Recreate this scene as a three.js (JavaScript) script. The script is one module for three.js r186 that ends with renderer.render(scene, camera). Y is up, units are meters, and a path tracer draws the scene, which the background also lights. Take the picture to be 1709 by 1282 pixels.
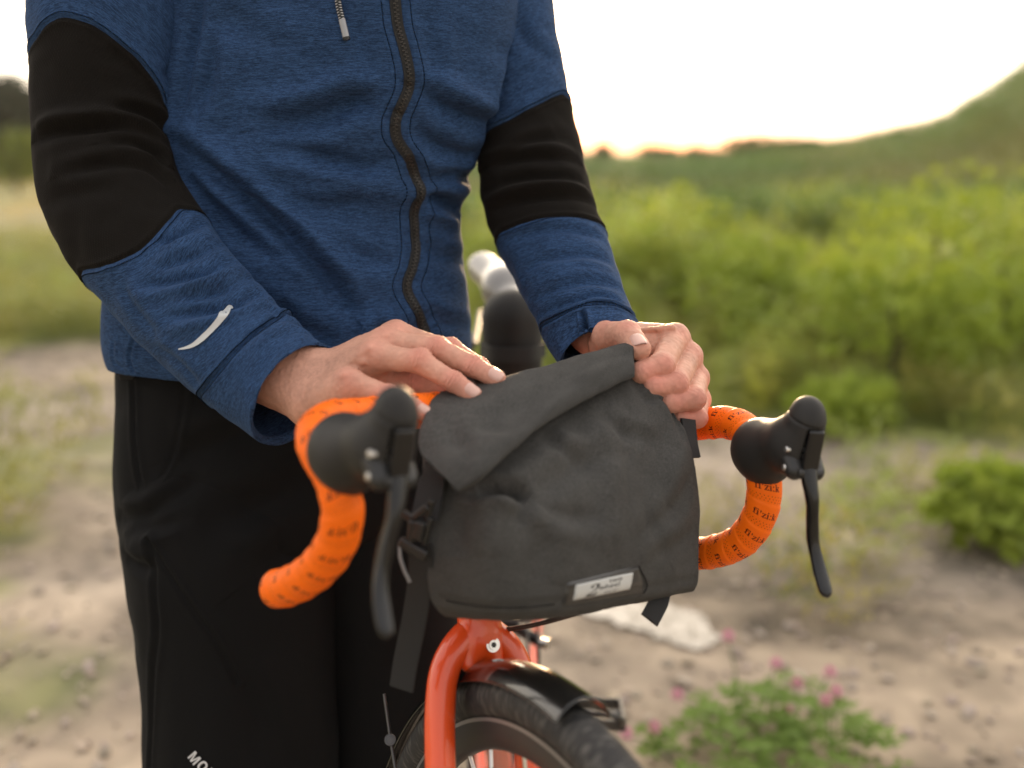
import * as THREE from 'three';
import { mergeGeometries, mergeVertices } from 'three/addons/utils/BufferGeometryUtils.js';
import { RoundedBoxGeometry } from 'three/addons/geometries/RoundedBoxGeometry.js';

// ---------------------------------------------------------------- camera, sky, sun, exposure
const scene = new THREE.Scene();
const PITCH = 12.5 * Math.PI / 180, EYE = 1.25, F = 1760, CX = 854.5, CY = 641;
const camera = new THREE.PerspectiveCamera(2 * Math.atan(641 / F) * 180 / Math.PI, 4 / 3, 0.05, 1500);
camera.position.set(0, EYE, 0);
camera.rotation.set(-PITCH, 0, 0);
camera.focus = 1.05;
camera.userData.fStop = 1.95;
scene.add(camera);

const SUN_AZ = 6.9 * Math.PI / 180, SUN_EL = 3.0 * Math.PI / 180;
const sunDir = new THREE.Vector3(Math.sin(SUN_AZ) * Math.cos(SUN_EL), Math.sin(SUN_EL), -Math.cos(SUN_AZ) * Math.cos(SUN_EL));
{
  const W = 1024, H = 512, data = new Float32Array(W * H * 4), d = new THREE.Vector3();
  for (let j = 0; j < H; j++) for (let i = 0; i < W; i++) {
    const up = ((j + 0.5) / H - 0.5) * Math.PI, ro = ((i + 0.5) / W - 0.5) * 2 * Math.PI;
    d.set(Math.cos(ro) * Math.cos(up), Math.sin(up), Math.sin(ro) * Math.cos(up));
    const ang = Math.acos(Math.min(1, Math.max(-1, d.dot(sunDir)))) * 180 / Math.PI;
    const h = Math.max(0, d.y), low = Math.exp(-h * 5);
    const wide = Math.exp(-ang / 38), mid = Math.exp(-ang / 14), tight = Math.exp(-ang / 4.5);
    const side = 0.58 + 0.42 * (0.5 + 0.5 * d.dot(sunDir)), el = Math.asin(h) * 180 / Math.PI, dusk = Math.exp(-((el / 2.5) ** 1.5)) * Math.exp(-ang / 11);
    const c = [(0.82 + 0.28 * low) * side, (0.82 + 0.18 * low) * side, (0.86 - 0.02 * low) * side];
    const k = (j * W + i) * 4;
    data[k] = c[0] + 2.3 * wide + 3.2 * mid + 4 * tight;
    data[k + 1] = (c[1] + 1.95 * wide + 2.3 * mid + 2.2 * tight) * (1 - 0.72 * dusk);
    data[k + 2] = (c[2] + 1.45 * wide + 1.2 * mid + 0.7 * tight) * (1 - 0.96 * dusk);
    data[k + 3] = 1;
  }
  const t = new THREE.DataTexture(data, W, H, THREE.RGBAFormat, THREE.FloatType);
  t.mapping = THREE.EquirectangularReflectionMapping;
  t.magFilter = THREE.LinearFilter;
  t.needsUpdate = true;
  scene.background = t;
  scene.environment = t;
}
const sun = new THREE.DirectionalLight(new THREE.Color(1.0, 0.66, 0.36), 4.5);
sun.position.copy(sunDir).multiplyScalar(60);
sun.castShadow = true;
sun.shadow.radius = 2;
sun.shadow.mapSize.set(2048, 2048);
Object.assign(sun.shadow.camera, { left: -12, right: 12, top: 12, bottom: -12, near: 1, far: 140 });
scene.add(sun, sun.target);
const renderer = new THREE.WebGLRenderer({ antialias: true });
renderer.toneMapping = THREE.LinearToneMapping;
renderer.toneMappingExposure = 1.6;
renderer.shadowMap.enabled = true;
scene.fog = new THREE.FogExp2(new THREE.Color(1.0, 0.93, 0.82), 0.0007);

// ---------------------------------------------------------------- helpers
const V = (x = 0, y = 0, z = 0) => new THREE.Vector3(x, y, z);
const sinP = Math.sin(PITCH), cosP = Math.cos(PITCH);
const at = (px, py, d) => { const x = (px - CX) / F * d, y = (CY - py) / F * d; return V(x, EYE + y * cosP - d * sinP, -d * cosP - y * sinP); };
const A = (q) => at(q[0], q[1], q[2]);
function proj(p) { const y = p.y - EYE, d = -p.z * cosP - y * sinP, v = y * cosP - p.z * sinP; return [CX + p.x / d * F, CY - v / d * F, d]; }
const onGround = (px, py, h = 0) => { const a = at(px, py, 1), t = (EYE - h) / (EYE - a.y); return V(a.x * t, h, a.z * t); };
function rng(seed) { let s = seed >>> 0; return () => { s = (s + 0x6D2B79F5) >>> 0; let t = Math.imul(s ^ (s >>> 15), 1 | s); t = (t + Math.imul(t ^ (t >>> 7), 61 | t)) ^ t; return ((t ^ (t >>> 14)) >>> 0) / 4294967296; }; }
const clamp = THREE.MathUtils.clamp, lerp = THREE.MathUtils.lerp, sstep = (a, b, x) => { x = clamp((x - a) / (b - a), 0, 1); return x * x * (3 - 2 * x); };
const hash3 = (x, y, z) => { let h = Math.imul(x, 374761393) + Math.imul(y, 668265263) + Math.imul(z, 2147483647 ^ 0x5bd1e995); h = Math.imul(h ^ (h >>> 13), 1274126177); return ((h ^ (h >>> 16)) >>> 0) / 4294967296; };
function noise(x, y = 0, z = 0) {                       // value noise, -1..1
  const ix = Math.floor(x), iy = Math.floor(y), iz = Math.floor(z), f = (t) => t * t * t * (t * (t * 6 - 15) + 10), fx = f(x - ix), fy = f(y - iy), fz = f(z - iz);
  const l = (k) => lerp(lerp(hash3(ix, iy, iz + k), hash3(ix + 1, iy, iz + k), fx), lerp(hash3(ix, iy + 1, iz + k), hash3(ix + 1, iy + 1, iz + k), fx), fy);
  return lerp(l(0), l(1), fz) * 2 - 1;
}
const fbm = (x, y, z, o = 4) => { let s = 0, a = 0.5; for (let i = 0; i < o; i++, a *= 0.5, x = x * 2.03 + 7.1, y = y * 2.03 + 3.7, z = z * 2.03 + 1.3) s += a * noise(x, y, z); return s; };
const taken = new Map();
function numbered(name) { const n = taken.get(name) ?? 0; taken.set(name, n + 1); return n ? name + '_' + String(n).padStart(3, '0') : name; }
function mesh(name, geo, mat, parent, label) {
  const m = new THREE.Mesh(geo, mat); m.name = name; m.castShadow = m.receiveShadow = true;
  if (label) m.userData.label = label;
  if (parent) parent.add(m);
  return m;
}
function top(o, name, label, category, group) { o.name = numbered(name); scene.add(o); Object.assign(o.userData, { label, category }); if (group) o.userData.group = group; return o; }
function struct(o, name, kind = 'structure') { o.name = name; o.userData.kind = kind; scene.add(o); return o; }
// Catmull-Rom through an array of number tuples, t in 0..1
function spline(pts, t, closed = false) {
  const n = pts.length, s = closed ? ((t % 1) + 1) % 1 * n : clamp(t, 0, 1) * (n - 1), i = Math.min(Math.floor(s), closed ? n - 1 : n - 2), f = s - i;
  const g = (k) => pts[closed ? (k + n) % n : clamp(k, 0, n - 1)], a = g(i - 1), b = g(i), c = g(i + 1), d = g(i + 2);
  return b.map((_, k) => 0.5 * (2 * b[k] + (c[k] - a[k]) * f + (2 * a[k] - 5 * b[k] + 4 * c[k] - d[k]) * f * f + (3 * b[k] - a[k] - 3 * c[k] + d[k]) * f * f * f));
}
const arr = (v) => [v.x, v.y, v.z];

// A sheet of points over (u, v); u may close on itself. Can be folded along lines, then sampled into meshes.
class Sheet {
  constructor(nu, nv, fn, closedU = false) {
    Object.assign(this, { nu, nv, closedU });
    this.p = new Float64Array(nu * nv * 3); this.n = new Float64Array(nu * nv * 3);
    for (let j = 0; j < nv; j++) for (let i = 0; i < nu; i++) { const q = fn(closedU ? i / nu : i / (nu - 1), j / (nv - 1)); this.p.set([q.x, q.y, q.z], (j * nu + i) * 3); }
    this.normals();
  }
  idx(i, j) { const { nu, nv, closedU } = this; return (clamp(j, 0, nv - 1) * nu + (closedU ? (i + nu) % nu : clamp(i, 0, nu - 1))) * 3; }
  normals() {
    const { nu, nv, p, n } = this;
    for (let j = 0; j < nv; j++) for (let i = 0; i < nu; i++) {
      const a = this.idx(i - 1, j), b = this.idx(i + 1, j), c = this.idx(i, j - 1), d = this.idx(i, j + 1);
      const ux = p[b] - p[a], uy = p[b + 1] - p[a + 1], uz = p[b + 2] - p[a + 2], vx = p[d] - p[c], vy = p[d + 1] - p[c + 1], vz = p[d + 2] - p[c + 2];
      let x = uy * vz - uz * vy, y = uz * vx - ux * vz, z = ux * vy - uy * vx; const l = Math.hypot(x, y, z) || 1;
      const k = (j * nu + i) * 3; n[k] = x / l; n[k + 1] = y / l; n[k + 2] = z / l;
    }
    // outward check is the caller's: flip() turns them over
    if (this.flipped) for (let k = 0; k < n.length; k++) n[k] = -n[k];
  }
  flip() { this.flipped = !this.flipped; for (let k = 0; k < this.n.length; k++) this.n[k] = -this.n[k]; return this; }
  pt(k) { return V(this.p[k], this.p[k + 1], this.p[k + 2]); }
  // (u, v) of the camera-facing point that the photograph shows at a pixel
  inv(px, py) {
    const { nu, nv, p, n } = this; let best = 1e18, bi = 0, bj = 0;
    for (let j = 0; j < nv; j++) for (let i = 0; i < nu; i++) {
      const k = (j * nu + i) * 3, x = p[k], y = p[k + 1] - EYE, z = p[k + 2];
      if (n[k] * x + n[k + 1] * y + n[k + 2] * z > 0.02) continue;
      const d = -z * cosP - y * sinP, v = y * cosP - z * sinP, e = (CX + x / d * F - px) ** 2 + (CY - v / d * F - py) ** 2 + d * 2;
      if (e < best) { best = e; bi = i; bj = j; }
    }
    let u = this.closedU ? bi / nu : bi / (nu - 1), v = bj / (nv - 1);
    const du = 0.7 / nu, dv = 0.7 / nv;
    for (let it = 0; it < 4; it++) {                       // refine between the grid points
      const c = proj(this.sample(u, v)), a = proj(this.sample(u + du, v)), b = proj(this.sample(u - du, v)), e = proj(this.sample(u, v + dv)), f = proj(this.sample(u, v - dv));
      const ax = (a[0] - b[0]) / 2 / du, ay = (a[1] - b[1]) / 2 / du, bx = (e[0] - f[0]) / 2 / dv, by = (e[1] - f[1]) / 2 / dv, D = ax * by - ay * bx; if (Math.abs(D) < 1e-3) break;
      const ex = px - c[0], ey = py - c[1]; u += clamp((ex * by - ey * bx) / D, -2 / nu, 2 / nu); v = clamp(v + clamp((ax * ey - ay * ex) / D, -2 / nv, 2 / nv), 0, 1);
    }
    return [u, v];
  }
  sample(u, v, a = this.p) {
    const { nu, nv, closedU } = this, x = closedU ? (((u % 1) + 1) % 1) * nu : clamp(u, 0, 1) * (nu - 1), y = clamp(v, 0, 1) * (nv - 1), i = Math.floor(x), j = Math.min(Math.floor(y), nv - 2), fx = x - i, fy = y - j;
    const q = [this.idx(i, j), this.idx(i + 1, j), this.idx(i, j + 1), this.idx(i + 1, j + 1)], w = [(1 - fx) * (1 - fy), fx * (1 - fy), (1 - fx) * fy, fx * fy];
    return V(...[0, 1, 2].map((c) => q.reduce((s, k, m) => s + a[k + c] * w[m], 0)));
  }
  normalAt(u, v) { return this.sample(u, v, this.n).normalize(); }
  line(pixels, per = 6) {                                // pixel polyline -> smooth 3-D line on the sheet
    const uv = pixels.map((q) => this.inv(q[0], q[1])), out = [];
    const p3 = uv.map((q) => arr(this.sample(q[0], q[1]))), N = (pixels.length - 1) * per;
    for (let k = 0; k <= N; k++) out.push(spline(p3, k / N));
    return out;
  }
  // folds: {l: pixels, a: depth in mm (negative digs in), w: width in mm, r: ridge share, s: side of the ridge}
  fold(list) {
    const { nu, nv, p, n } = this, dsp = new Float64Array(nu * nv);
    for (const f of list) {
      const L = f.p3 ?? this.line(f.l), w = f.w / 1000, a = f.a / 1000, reach = w * 4, tot = L.length - 1;
      let lo = [1e9, 1e9, 1e9], hi = [-1e9, -1e9, -1e9];
      for (const q of L) for (let c = 0; c < 3; c++) { lo[c] = Math.min(lo[c], q[c] - reach); hi[c] = Math.max(hi[c], q[c] + reach); }
      for (let k = 0; k < nu * nv; k++) {
        const x = p[k * 3], y = p[k * 3 + 1], z = p[k * 3 + 2];
        if (x < lo[0] || y < lo[1] || z < lo[2] || x > hi[0] || y > hi[1] || z > hi[2]) continue;
        let best = 1e9, bt = 0, side = 0;
        for (let m = 0; m < tot; m++) {
          const P = L[m], Q = L[m + 1], dx = Q[0] - P[0], dy = Q[1] - P[1], dz = Q[2] - P[2], ex = x - P[0], ey = y - P[1], ez = z - P[2];
          const t = clamp((ex * dx + ey * dy + ez * dz) / (dx * dx + dy * dy + dz * dz + 1e-12), 0, 1), rx = ex - t * dx, ry = ey - t * dy, rz = ez - t * dz, dd = rx * rx + ry * ry + rz * rz;
          if (dd < best) { best = dd; bt = (m + t) / tot; side = (dy * rz - dz * ry) * n[k * 3] + (dz * rx - dx * rz) * n[k * 3 + 1] + (dx * ry - dy * rx) * n[k * 3 + 2]; }
        }
        const s = Math.sqrt(best) / w; if (s > 4) continue;
        const taper = f.flat ? 1 : Math.sin(Math.PI * clamp(bt * 0.94 + 0.03, 0, 1)) ** 0.7, sg = Math.sign(side) * (f.s ?? 0);
        const g = Math.exp(-s * s), ridge = (f.r ?? 0.5) * Math.exp(-(((s - 1.9) / 1.1) ** 2)) * (sg === 0 ? 0.6 : sg > 0 ? 1 : 0.15);
        dsp[k] += a * taper * (g - ridge);
      }
    }
    for (let k = 0; k < nu * nv; k++) for (let c = 0; c < 3; c++) p[k * 3 + c] += n[k * 3 + c] * dsp[k];
    this.normals(); return this;
  }
  ripple(fn) { const { nu, nv, p, n } = this; for (let k = 0; k < nu * nv; k++) { const d = fn(p[k * 3], p[k * 3 + 1], p[k * 3 + 2], (k % nu) / nu, Math.floor(k / nu) / (nv - 1)); for (let c = 0; c < 3; c++) p[k * 3 + c] += n[k * 3 + c] * d; } this.normals(); return this; }
  // mesh of the part of the sheet between v = lo(u) and v = hi(u); uv in metres
  geometry({ lo = () => 0, hi = () => 1, u0 = 0, u1 = 1, nu = this.nu, nv = this.nv, lift = 0, uvScale = [1, 1], swap = false } = {}) {
    const P = [], N = [], UV = [], I = [], ring = this.closedU && u1 - u0 > 0.999, cols = nu + 1, q = V(), len = [];
    let lv = 0; const per = Math.max(...[0.25, 0.5, 0.75].map((vv) => { let s = 0; for (let i = 0; i < 40; i++) s += this.sample(lerp(u0, u1, i / 40), vv).distanceTo(this.sample(lerp(u0, u1, (i + 1) / 40), vv)); return s; }));
    for (let j = 0; j <= nv; j++) {
      for (let i = 0; i <= nu; i++) {
        const u = lerp(u0, u1, i / nu), v = lerp(lo(u), hi(u), j / nv), a = this.sample(u, v), b = this.normalAt(u, v);
        if (lift) a.addScaledVector(b, lift);
        P.push(a.x, a.y, a.z); N.push(b.x, b.y, b.z); len.push(i / nu * per);
      }
    }
    const acc = new Float64Array(cols * (nv + 1));
    const mid = Math.floor(nu / 2);
    for (let j = 1; j <= nv; j++) { const k = (j * cols + mid) * 3, m = k - cols * 3; lv += Math.hypot(P[k] - P[m], P[k + 1] - P[m + 1], P[k + 2] - P[m + 2]); for (let i = 0; i <= nu; i++) acc[j * cols + i] = lv; }
    for (let k = 0; k < acc.length; k++) swap ? UV.push(acc[k] * uvScale[0], len[k] * uvScale[1]) : UV.push(len[k] * uvScale[0], acc[k] * uvScale[1]);
    for (let j = 0; j < nv; j++) for (let i = 0; i < nu; i++) { const a = j * cols + i, b = a + 1, c = a + cols, d = c + 1; this.flipped ? I.push(a, c, b, b, c, d) : I.push(a, b, c, b, d, c); }
    const g = new THREE.BufferGeometry();
    g.setAttribute('position', new THREE.Float32BufferAttribute(P, 3)); g.setAttribute('normal', new THREE.Float32BufferAttribute(N, 3)); g.setAttribute('uv', new THREE.Float32BufferAttribute(UV, 2)); g.setIndex(I);
    return g;
  }
}
// A cloth tube: controls [px, py, depth, half width in px]; u = 0 image left, 0.25 towards the camera, 0.5 image right, 0.75 away
function tube(ctrl, nu, nv, { flat = 0.92, tip = 0, power = 1 } = {}) {
  const c = ctrl.map((q) => { const p = A(q); return [p.x, p.y, p.z, q[3] * q[2] / F, (q[4] ?? flat)]; }), end = 1 + tip;
  return new Sheet(nu, nv, (u, v) => {
    const w = v * end, t = w <= 1 ? w : 1 - (w - 1) * 0.9, s = spline(c, t), e = 1e-3, a = spline(c, Math.max(0, t - e)), b = spline(c, Math.min(1, t + e));
    const T = V(b[0] - a[0], b[1] - a[1], b[2] - a[2]).normalize(), o = V(s[0], s[1], s[2]);
    const C = V(0, EYE, 0).sub(o).normalize(); C.addScaledVector(T, -C.dot(T)).normalize();
    const S = V().crossVectors(T, C).normalize(); if (S.x > 0) S.negate();       // S points to image left
    const r = s[3] * (w > 1 ? Math.max(0.9, 1 - (w - 1) * 3) : 1), th = u * 2 * Math.PI, cs = Math.cos(th), sn = Math.sin(th);
    return o.addScaledVector(S, r * Math.sign(cs) * Math.abs(cs) ** power).addScaledVector(C, r * s[4] * Math.sign(sn) * Math.abs(sn) ** power);
  }, true);
}
// plain tube along points with a radius function, uv = (metres round, metres along)
function pipe(points, radius, { nu = 16, nv = 64, caps = true, ridges } = {}) {
  const cv = new THREE.CatmullRomCurve3(points, false, 'centripetal'), fr = cv.computeFrenetFrames(nv, false), L = cv.getLength(), P = [], N = [], UV = [], I = [];
  for (let j = 0; j <= nv; j++) {
    const t = j / nv, o = cv.getPointAt(t), r = typeof radius === 'function' ? radius(t, t * L) : radius;
    for (let i = 0; i <= nu; i++) {
      const th = i / nu * 2 * Math.PI, d = V().addScaledVector(fr.normals[j], Math.cos(th)).addScaledVector(fr.binormals[j], Math.sin(th)), rr = r + (ridges ? ridges(t * L, i / nu) : 0);
      P.push(o.x + d.x * rr, o.y + d.y * rr, o.z + d.z * rr); N.push(d.x, d.y, d.z); UV.push(i / nu, t * L);
    }
  }
  const c = nu + 1;
  for (let j = 0; j < nv; j++) for (let i = 0; i < nu; i++) { const a = j * c + i; I.push(a, a + 1, a + c, a + 1, a + c + 1, a + c); }
  if (caps) for (const j of [0, nv]) {
    const o = cv.getPointAt(j / nv), d = cv.getTangentAt(j / nv).multiplyScalar(j ? 1 : -1), b = P.length / 3;
    for (let i = 0; i <= nu; i++) { const k = (j * c + i) * 3; P.push(P[k], P[k + 1], P[k + 2]); N.push(d.x, d.y, d.z); UV.push(i / nu, j / nv * L); }
    P.push(o.x, o.y, o.z); N.push(d.x, d.y, d.z); UV.push(0.5, j / nv * L);
    for (let i = 0; i < nu; i++) j ? I.push(b + i, b + i + 1, b + nu + 1) : I.push(b + i + 1, b + i, b + nu + 1);
  }
  const g = new THREE.BufferGeometry();
  g.setAttribute('position', new THREE.Float32BufferAttribute(P, 3)); g.setAttribute('normal', new THREE.Float32BufferAttribute(N, 3)); g.setAttribute('uv', new THREE.Float32BufferAttribute(UV, 2)); g.setIndex(I);
  if (ridges) { g.computeVertexNormals(); }
  return g;
}
// flat strap: a ribbon of a width and thickness along points, its face turned to `face`
function ribbon(points, width, thick, face, nv = 40) {
  const cv = new THREE.CatmullRomCurve3(points), L = cv.getLength(), P = [], UV = [], I = [], prof = [[-1, 0.3], [-0.97, 1], [0.97, 1], [1, 0.3], [1, -0.3], [0.97, -1], [-0.97, -1], [-1, -0.3]];
  for (let j = 0; j <= nv; j++) {
    const t = j / nv, o = cv.getPointAt(t), T = cv.getTangentAt(t), n = (typeof face === 'function' ? face(t) : face).clone(); n.addScaledVector(T, -n.dot(T)).normalize();
    const S = V().crossVectors(T, n), w = typeof width === 'function' ? width(t) : width;
    prof.forEach(([a, b]) => { P.push(...arr(o.clone().addScaledVector(S, a * w / 2).addScaledVector(n, b * thick / 2))); UV.push((a + 1) / 2 * w, t * L + b * 0.001); });
  }
  const m = prof.length;
  for (let j = 0; j < nv; j++) for (let i = 0; i < m; i++) { const a = j * m + i, b = j * m + (i + 1) % m; I.push(a, b, a + m, b, b + m, a + m); }
  for (let i = 1; i < m - 1; i++) { I.push(0, i + 1, i); const b = nv * m; I.push(b, b + i, b + i + 1); }
  let g = new THREE.BufferGeometry();
  g.setAttribute('position', new THREE.Float32BufferAttribute(P, 3)); g.setAttribute('uv', new THREE.Float32BufferAttribute(UV, 2)); g.setIndex(I);
  g = g.toNonIndexed(); g.computeVertexNormals(); return g;
}
// rows of sewn stitches along points on a sheet
function stitches(name, s, uvs, mat, parent, { len = 0.0026, gap = 0.0014, r = 0.00035, lift = 0.0002 } = {}) {
  const p = uvs.map((e) => s.sample(...e)), cv = new THREE.CatmullRomCurve3(p), L = cv.getLength(), gs = [];
  for (let d = 0; d < L - len; d += len + gap) { const t = (d + len / 2) / L, o = cv.getPointAt(t), T = cv.getTangentAt(t), e = uvs[Math.round(t * (uvs.length - 1))], n = s.normalAt(...e), S = V().crossVectors(T, n).normalize(), N = V().crossVectors(S, T), b = new THREE.BoxGeometry(r * 2.2, r * 1.6, len); b.applyMatrix4(new THREE.Matrix4().makeBasis(S, N, T).setPosition(o.addScaledVector(n, lift + r * 0.5))); gs.push(b); }
  mesh(name, mergeGeometries(gs), mat, parent).userData.kind = 'stuff';
}
const uvLine = (s, px, n = 80) => { const k = px.map((q) => s.inv(...q)), out = []; for (let i = 0; i <= n; i++) out.push(spline(k, i / n)); return out; };
// ------- signed distance shapes, meshed with surface nets
const smin = (a, b, k) => { const h = Math.max(k - Math.abs(a - b), 0) / k; return Math.min(a, b) - h * h * k * 0.25; };
function cone(a, b, r1, r2) {                             // round cone between two points
  const bx = b.x - a.x, by = b.y - a.y, bz = b.z - a.z, l2 = bx * bx + by * by + bz * bz, rr = r1 - r2, a2 = l2 - rr * rr, il2 = 1 / l2;
  const f = (x, y, z) => {
    const px = x - a.x, py = y - a.y, pz = z - a.z, yy = px * bx + py * by + pz * bz, zz = yy - l2, qx = px * l2 - bx * yy, qy = py * l2 - by * yy, qz = pz * l2 - bz * yy, x2 = qx * qx + qy * qy + qz * qz, y2 = yy * yy * l2, z2 = zz * zz * l2, k = Math.sign(rr) * rr * rr * x2;
    if (Math.sign(zz) * a2 * z2 > k) return Math.sqrt(x2 + z2) * il2 - r2;
    if (Math.sign(yy) * a2 * y2 < k) return Math.sqrt(x2 + y2) * il2 - r1;
    return (Math.sqrt(x2 * a2 * il2) + yy * rr) * il2 - r1;
  };
  f.c = [(a.x + b.x) / 2, (a.y + b.y) / 2, (a.z + b.z) / 2]; f.R = Math.sqrt(l2) / 2 + Math.max(r1, r2);
  return f;
}
function nets(sdf, lo, hi, cell, color) {
  const n = [0, 1, 2].map((c) => Math.ceil((hi[c] - lo[c]) / cell) + 1), [nx, ny, nz] = n, B = 5, field = new Float32Array(nx * ny * nz).fill(1), id = (i, j, k) => (k * ny + j) * nx + i;
  for (let k = 0; k < nz; k += B) for (let j = 0; j < ny; j += B) for (let i = 0; i < nx; i += B) {
    const m = B / 2, d = sdf(lo[0] + (i + m) * cell, lo[1] + (j + m) * cell, lo[2] + (k + m) * cell), far = Math.abs(d) > cell * B * 1.25 + 0.004;
    for (let c = k; c < Math.min(k + B, nz); c++) for (let b = j; b < Math.min(j + B, ny); b++) for (let a = i; a < Math.min(i + B, nx); a++) field[id(a, b, c)] = far ? d : sdf(lo[0] + a * cell, lo[1] + b * cell, lo[2] + c * cell);
  }
  const P = [], vid = new Int32Array(nx * ny * nz).fill(-1), I = [];
  for (let k = 0; k < nz - 1; k++) for (let j = 0; j < ny - 1; j++) for (let i = 0; i < nx - 1; i++) {
    const f = []; let neg = 0;
    for (let q = 0; q < 8; q++) { const v = field[id(i + (q & 1), j + ((q >> 1) & 1), k + (q >> 2))]; f.push(v); if (v < 0) neg++; }
    if (neg === 0 || neg === 8) continue;
    let x = 0, y = 0, z = 0, c = 0;
    for (let q = 0; q < 8; q++) for (const e of [1, 2, 4]) if (!(q & e)) { const r = q | e, a = f[q], b = f[r]; if ((a < 0) === (b < 0)) continue; const t = a / (a - b); x += (q & 1) + (e === 1 ? t : 0); y += ((q >> 1) & 1) + (e === 2 ? t : 0); z += (q >> 2) + (e === 4 ? t : 0); c++; }
    vid[id(i, j, k)] = P.length / 3; P.push(lo[0] + (i + x / c) * cell, lo[1] + (j + y / c) * cell, lo[2] + (k + z / c) * cell);
  }
  const quad = (a, b, c, d, s) => { if (a < 0 || b < 0 || c < 0 || d < 0) return; s ? I.push(a, b, c, a, c, d) : I.push(a, c, b, a, d, c); };
  for (let k = 1; k < nz - 1; k++) for (let j = 1; j < ny - 1; j++) for (let i = 1; i < nx - 1; i++) {
    const s = field[id(i, j, k)] < 0;
    if (s !== field[id(i + 1, j, k)] < 0) quad(vid[id(i, j - 1, k - 1)], vid[id(i, j, k - 1)], vid[id(i, j, k)], vid[id(i, j - 1, k)], s);
    if (s !== field[id(i, j + 1, k)] < 0) quad(vid[id(i - 1, j, k - 1)], vid[id(i - 1, j, k)], vid[id(i, j, k)], vid[id(i, j, k - 1)], s);
    if (s !== field[id(i, j, k + 1)] < 0) quad(vid[id(i - 1, j - 1, k)], vid[id(i, j - 1, k)], vid[id(i, j, k)], vid[id(i - 1, j, k)], s);
  }
  const N = new Float32Array(P.length), C = color ? new Float32Array(P.length) : null, e = cell * 0.6;
  for (let v = 0; v < P.length; v += 3) {
    let gx, gy, gz;
    for (let it = 0; it < 2; it++) {
      const [x, y, z] = [P[v], P[v + 1], P[v + 2]], d = sdf(x, y, z);
      gx = sdf(x + e, y, z) - sdf(x - e, y, z); gy = sdf(x, y + e, z) - sdf(x, y - e, z); gz = sdf(x, y, z + e) - sdf(x, y, z - e);
      const l = Math.hypot(gx, gy, gz) || 1; gx /= l; gy /= l; gz /= l;
      if (it === 0) { const s = clamp(d, -cell, cell); P[v] -= gx * s; P[v + 1] -= gy * s; P[v + 2] -= gz * s; }
    }
    N[v] = gx; N[v + 1] = gy; N[v + 2] = gz;
    if (C) C.set(color(P[v], P[v + 1], P[v + 2], gx, gy, gz), v);
  }
  const g = new THREE.BufferGeometry();
  g.setAttribute('position', new THREE.Float32BufferAttribute(P, 3)); g.setAttribute('normal', new THREE.BufferAttribute(N, 3));
  if (C) g.setAttribute('color', new THREE.BufferAttribute(C, 3));
  g.setIndex(I); return g;
}
// union of prims [fn, k] with smooth joins; prims far away are skipped
function union(prims) {
  return (x, y, z) => {
    let d = 1e3;
    for (let i = 0; i < prims.length; i++) {
      const { f, k } = prims[i], c = f.c;
      if (c) { const dx = x - c[0], dy = y - c[1], dz = z - c[2], far = Math.sqrt(dx * dx + dy * dy + dz * dz) - f.R; if (far > d + k) continue; if (far > 0.08) { if (far < d) d = far; continue; } }
      d = smin(d, f(x, y, z), k);
    }
    return d;
  };
}
// lay a geometry along the axis from a to b (its own +y)
const Y = V(0, 1, 0);
function along(geo, a, b) { const m = new THREE.Matrix4().compose(a.clone().add(b).multiplyScalar(0.5), new THREE.Quaternion().setFromUnitVectors(Y, b.clone().sub(a).normalize()), V(1, 1, 1)); return geo.clone().applyMatrix4(m); }
const rod = (a, b, r, r2 = r, n = 14) => along(new THREE.CylinderGeometry(r2, r, a.distanceTo(b), n), a, b);
const plain = (gs) => mergeGeometries(gs.map((g) => { g = g.index ? g.toNonIndexed() : g; for (const k of Object.keys(g.attributes)) if (!['position', 'normal', 'uv'].includes(k)) g.deleteAttribute(k); if (!g.attributes.uv) g.setAttribute('uv', new THREE.Float32BufferAttribute(new Float32Array(g.attributes.position.count * 2), 2)); return g; }));

// ---------------------------------------------------------------- textures and materials
function dataTex(w, h, fn, srgb = false, repeat = [1, 1]) {
  const d = new Uint8Array(w * h * 4);
  for (let j = 0; j < h; j++) for (let i = 0; i < w; i++) { const c = fn(i, j), k = (j * w + i) * 4; d[k] = clamp(c[0], 0, 1) * 255; d[k + 1] = clamp(c[1], 0, 1) * 255; d[k + 2] = clamp(c[2], 0, 1) * 255; d[k + 3] = 255; }
  const t = new THREE.DataTexture(d, w, h, THREE.RGBAFormat, THREE.UnsignedByteType);
  t.wrapS = t.wrapT = THREE.RepeatWrapping; t.magFilter = THREE.LinearFilter; t.minFilter = THREE.LinearMipmapLinearFilter; t.repeat.set(...repeat);
  if (srgb) t.colorSpace = THREE.SRGBColorSpace; t.needsUpdate = true; return t;
}
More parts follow.
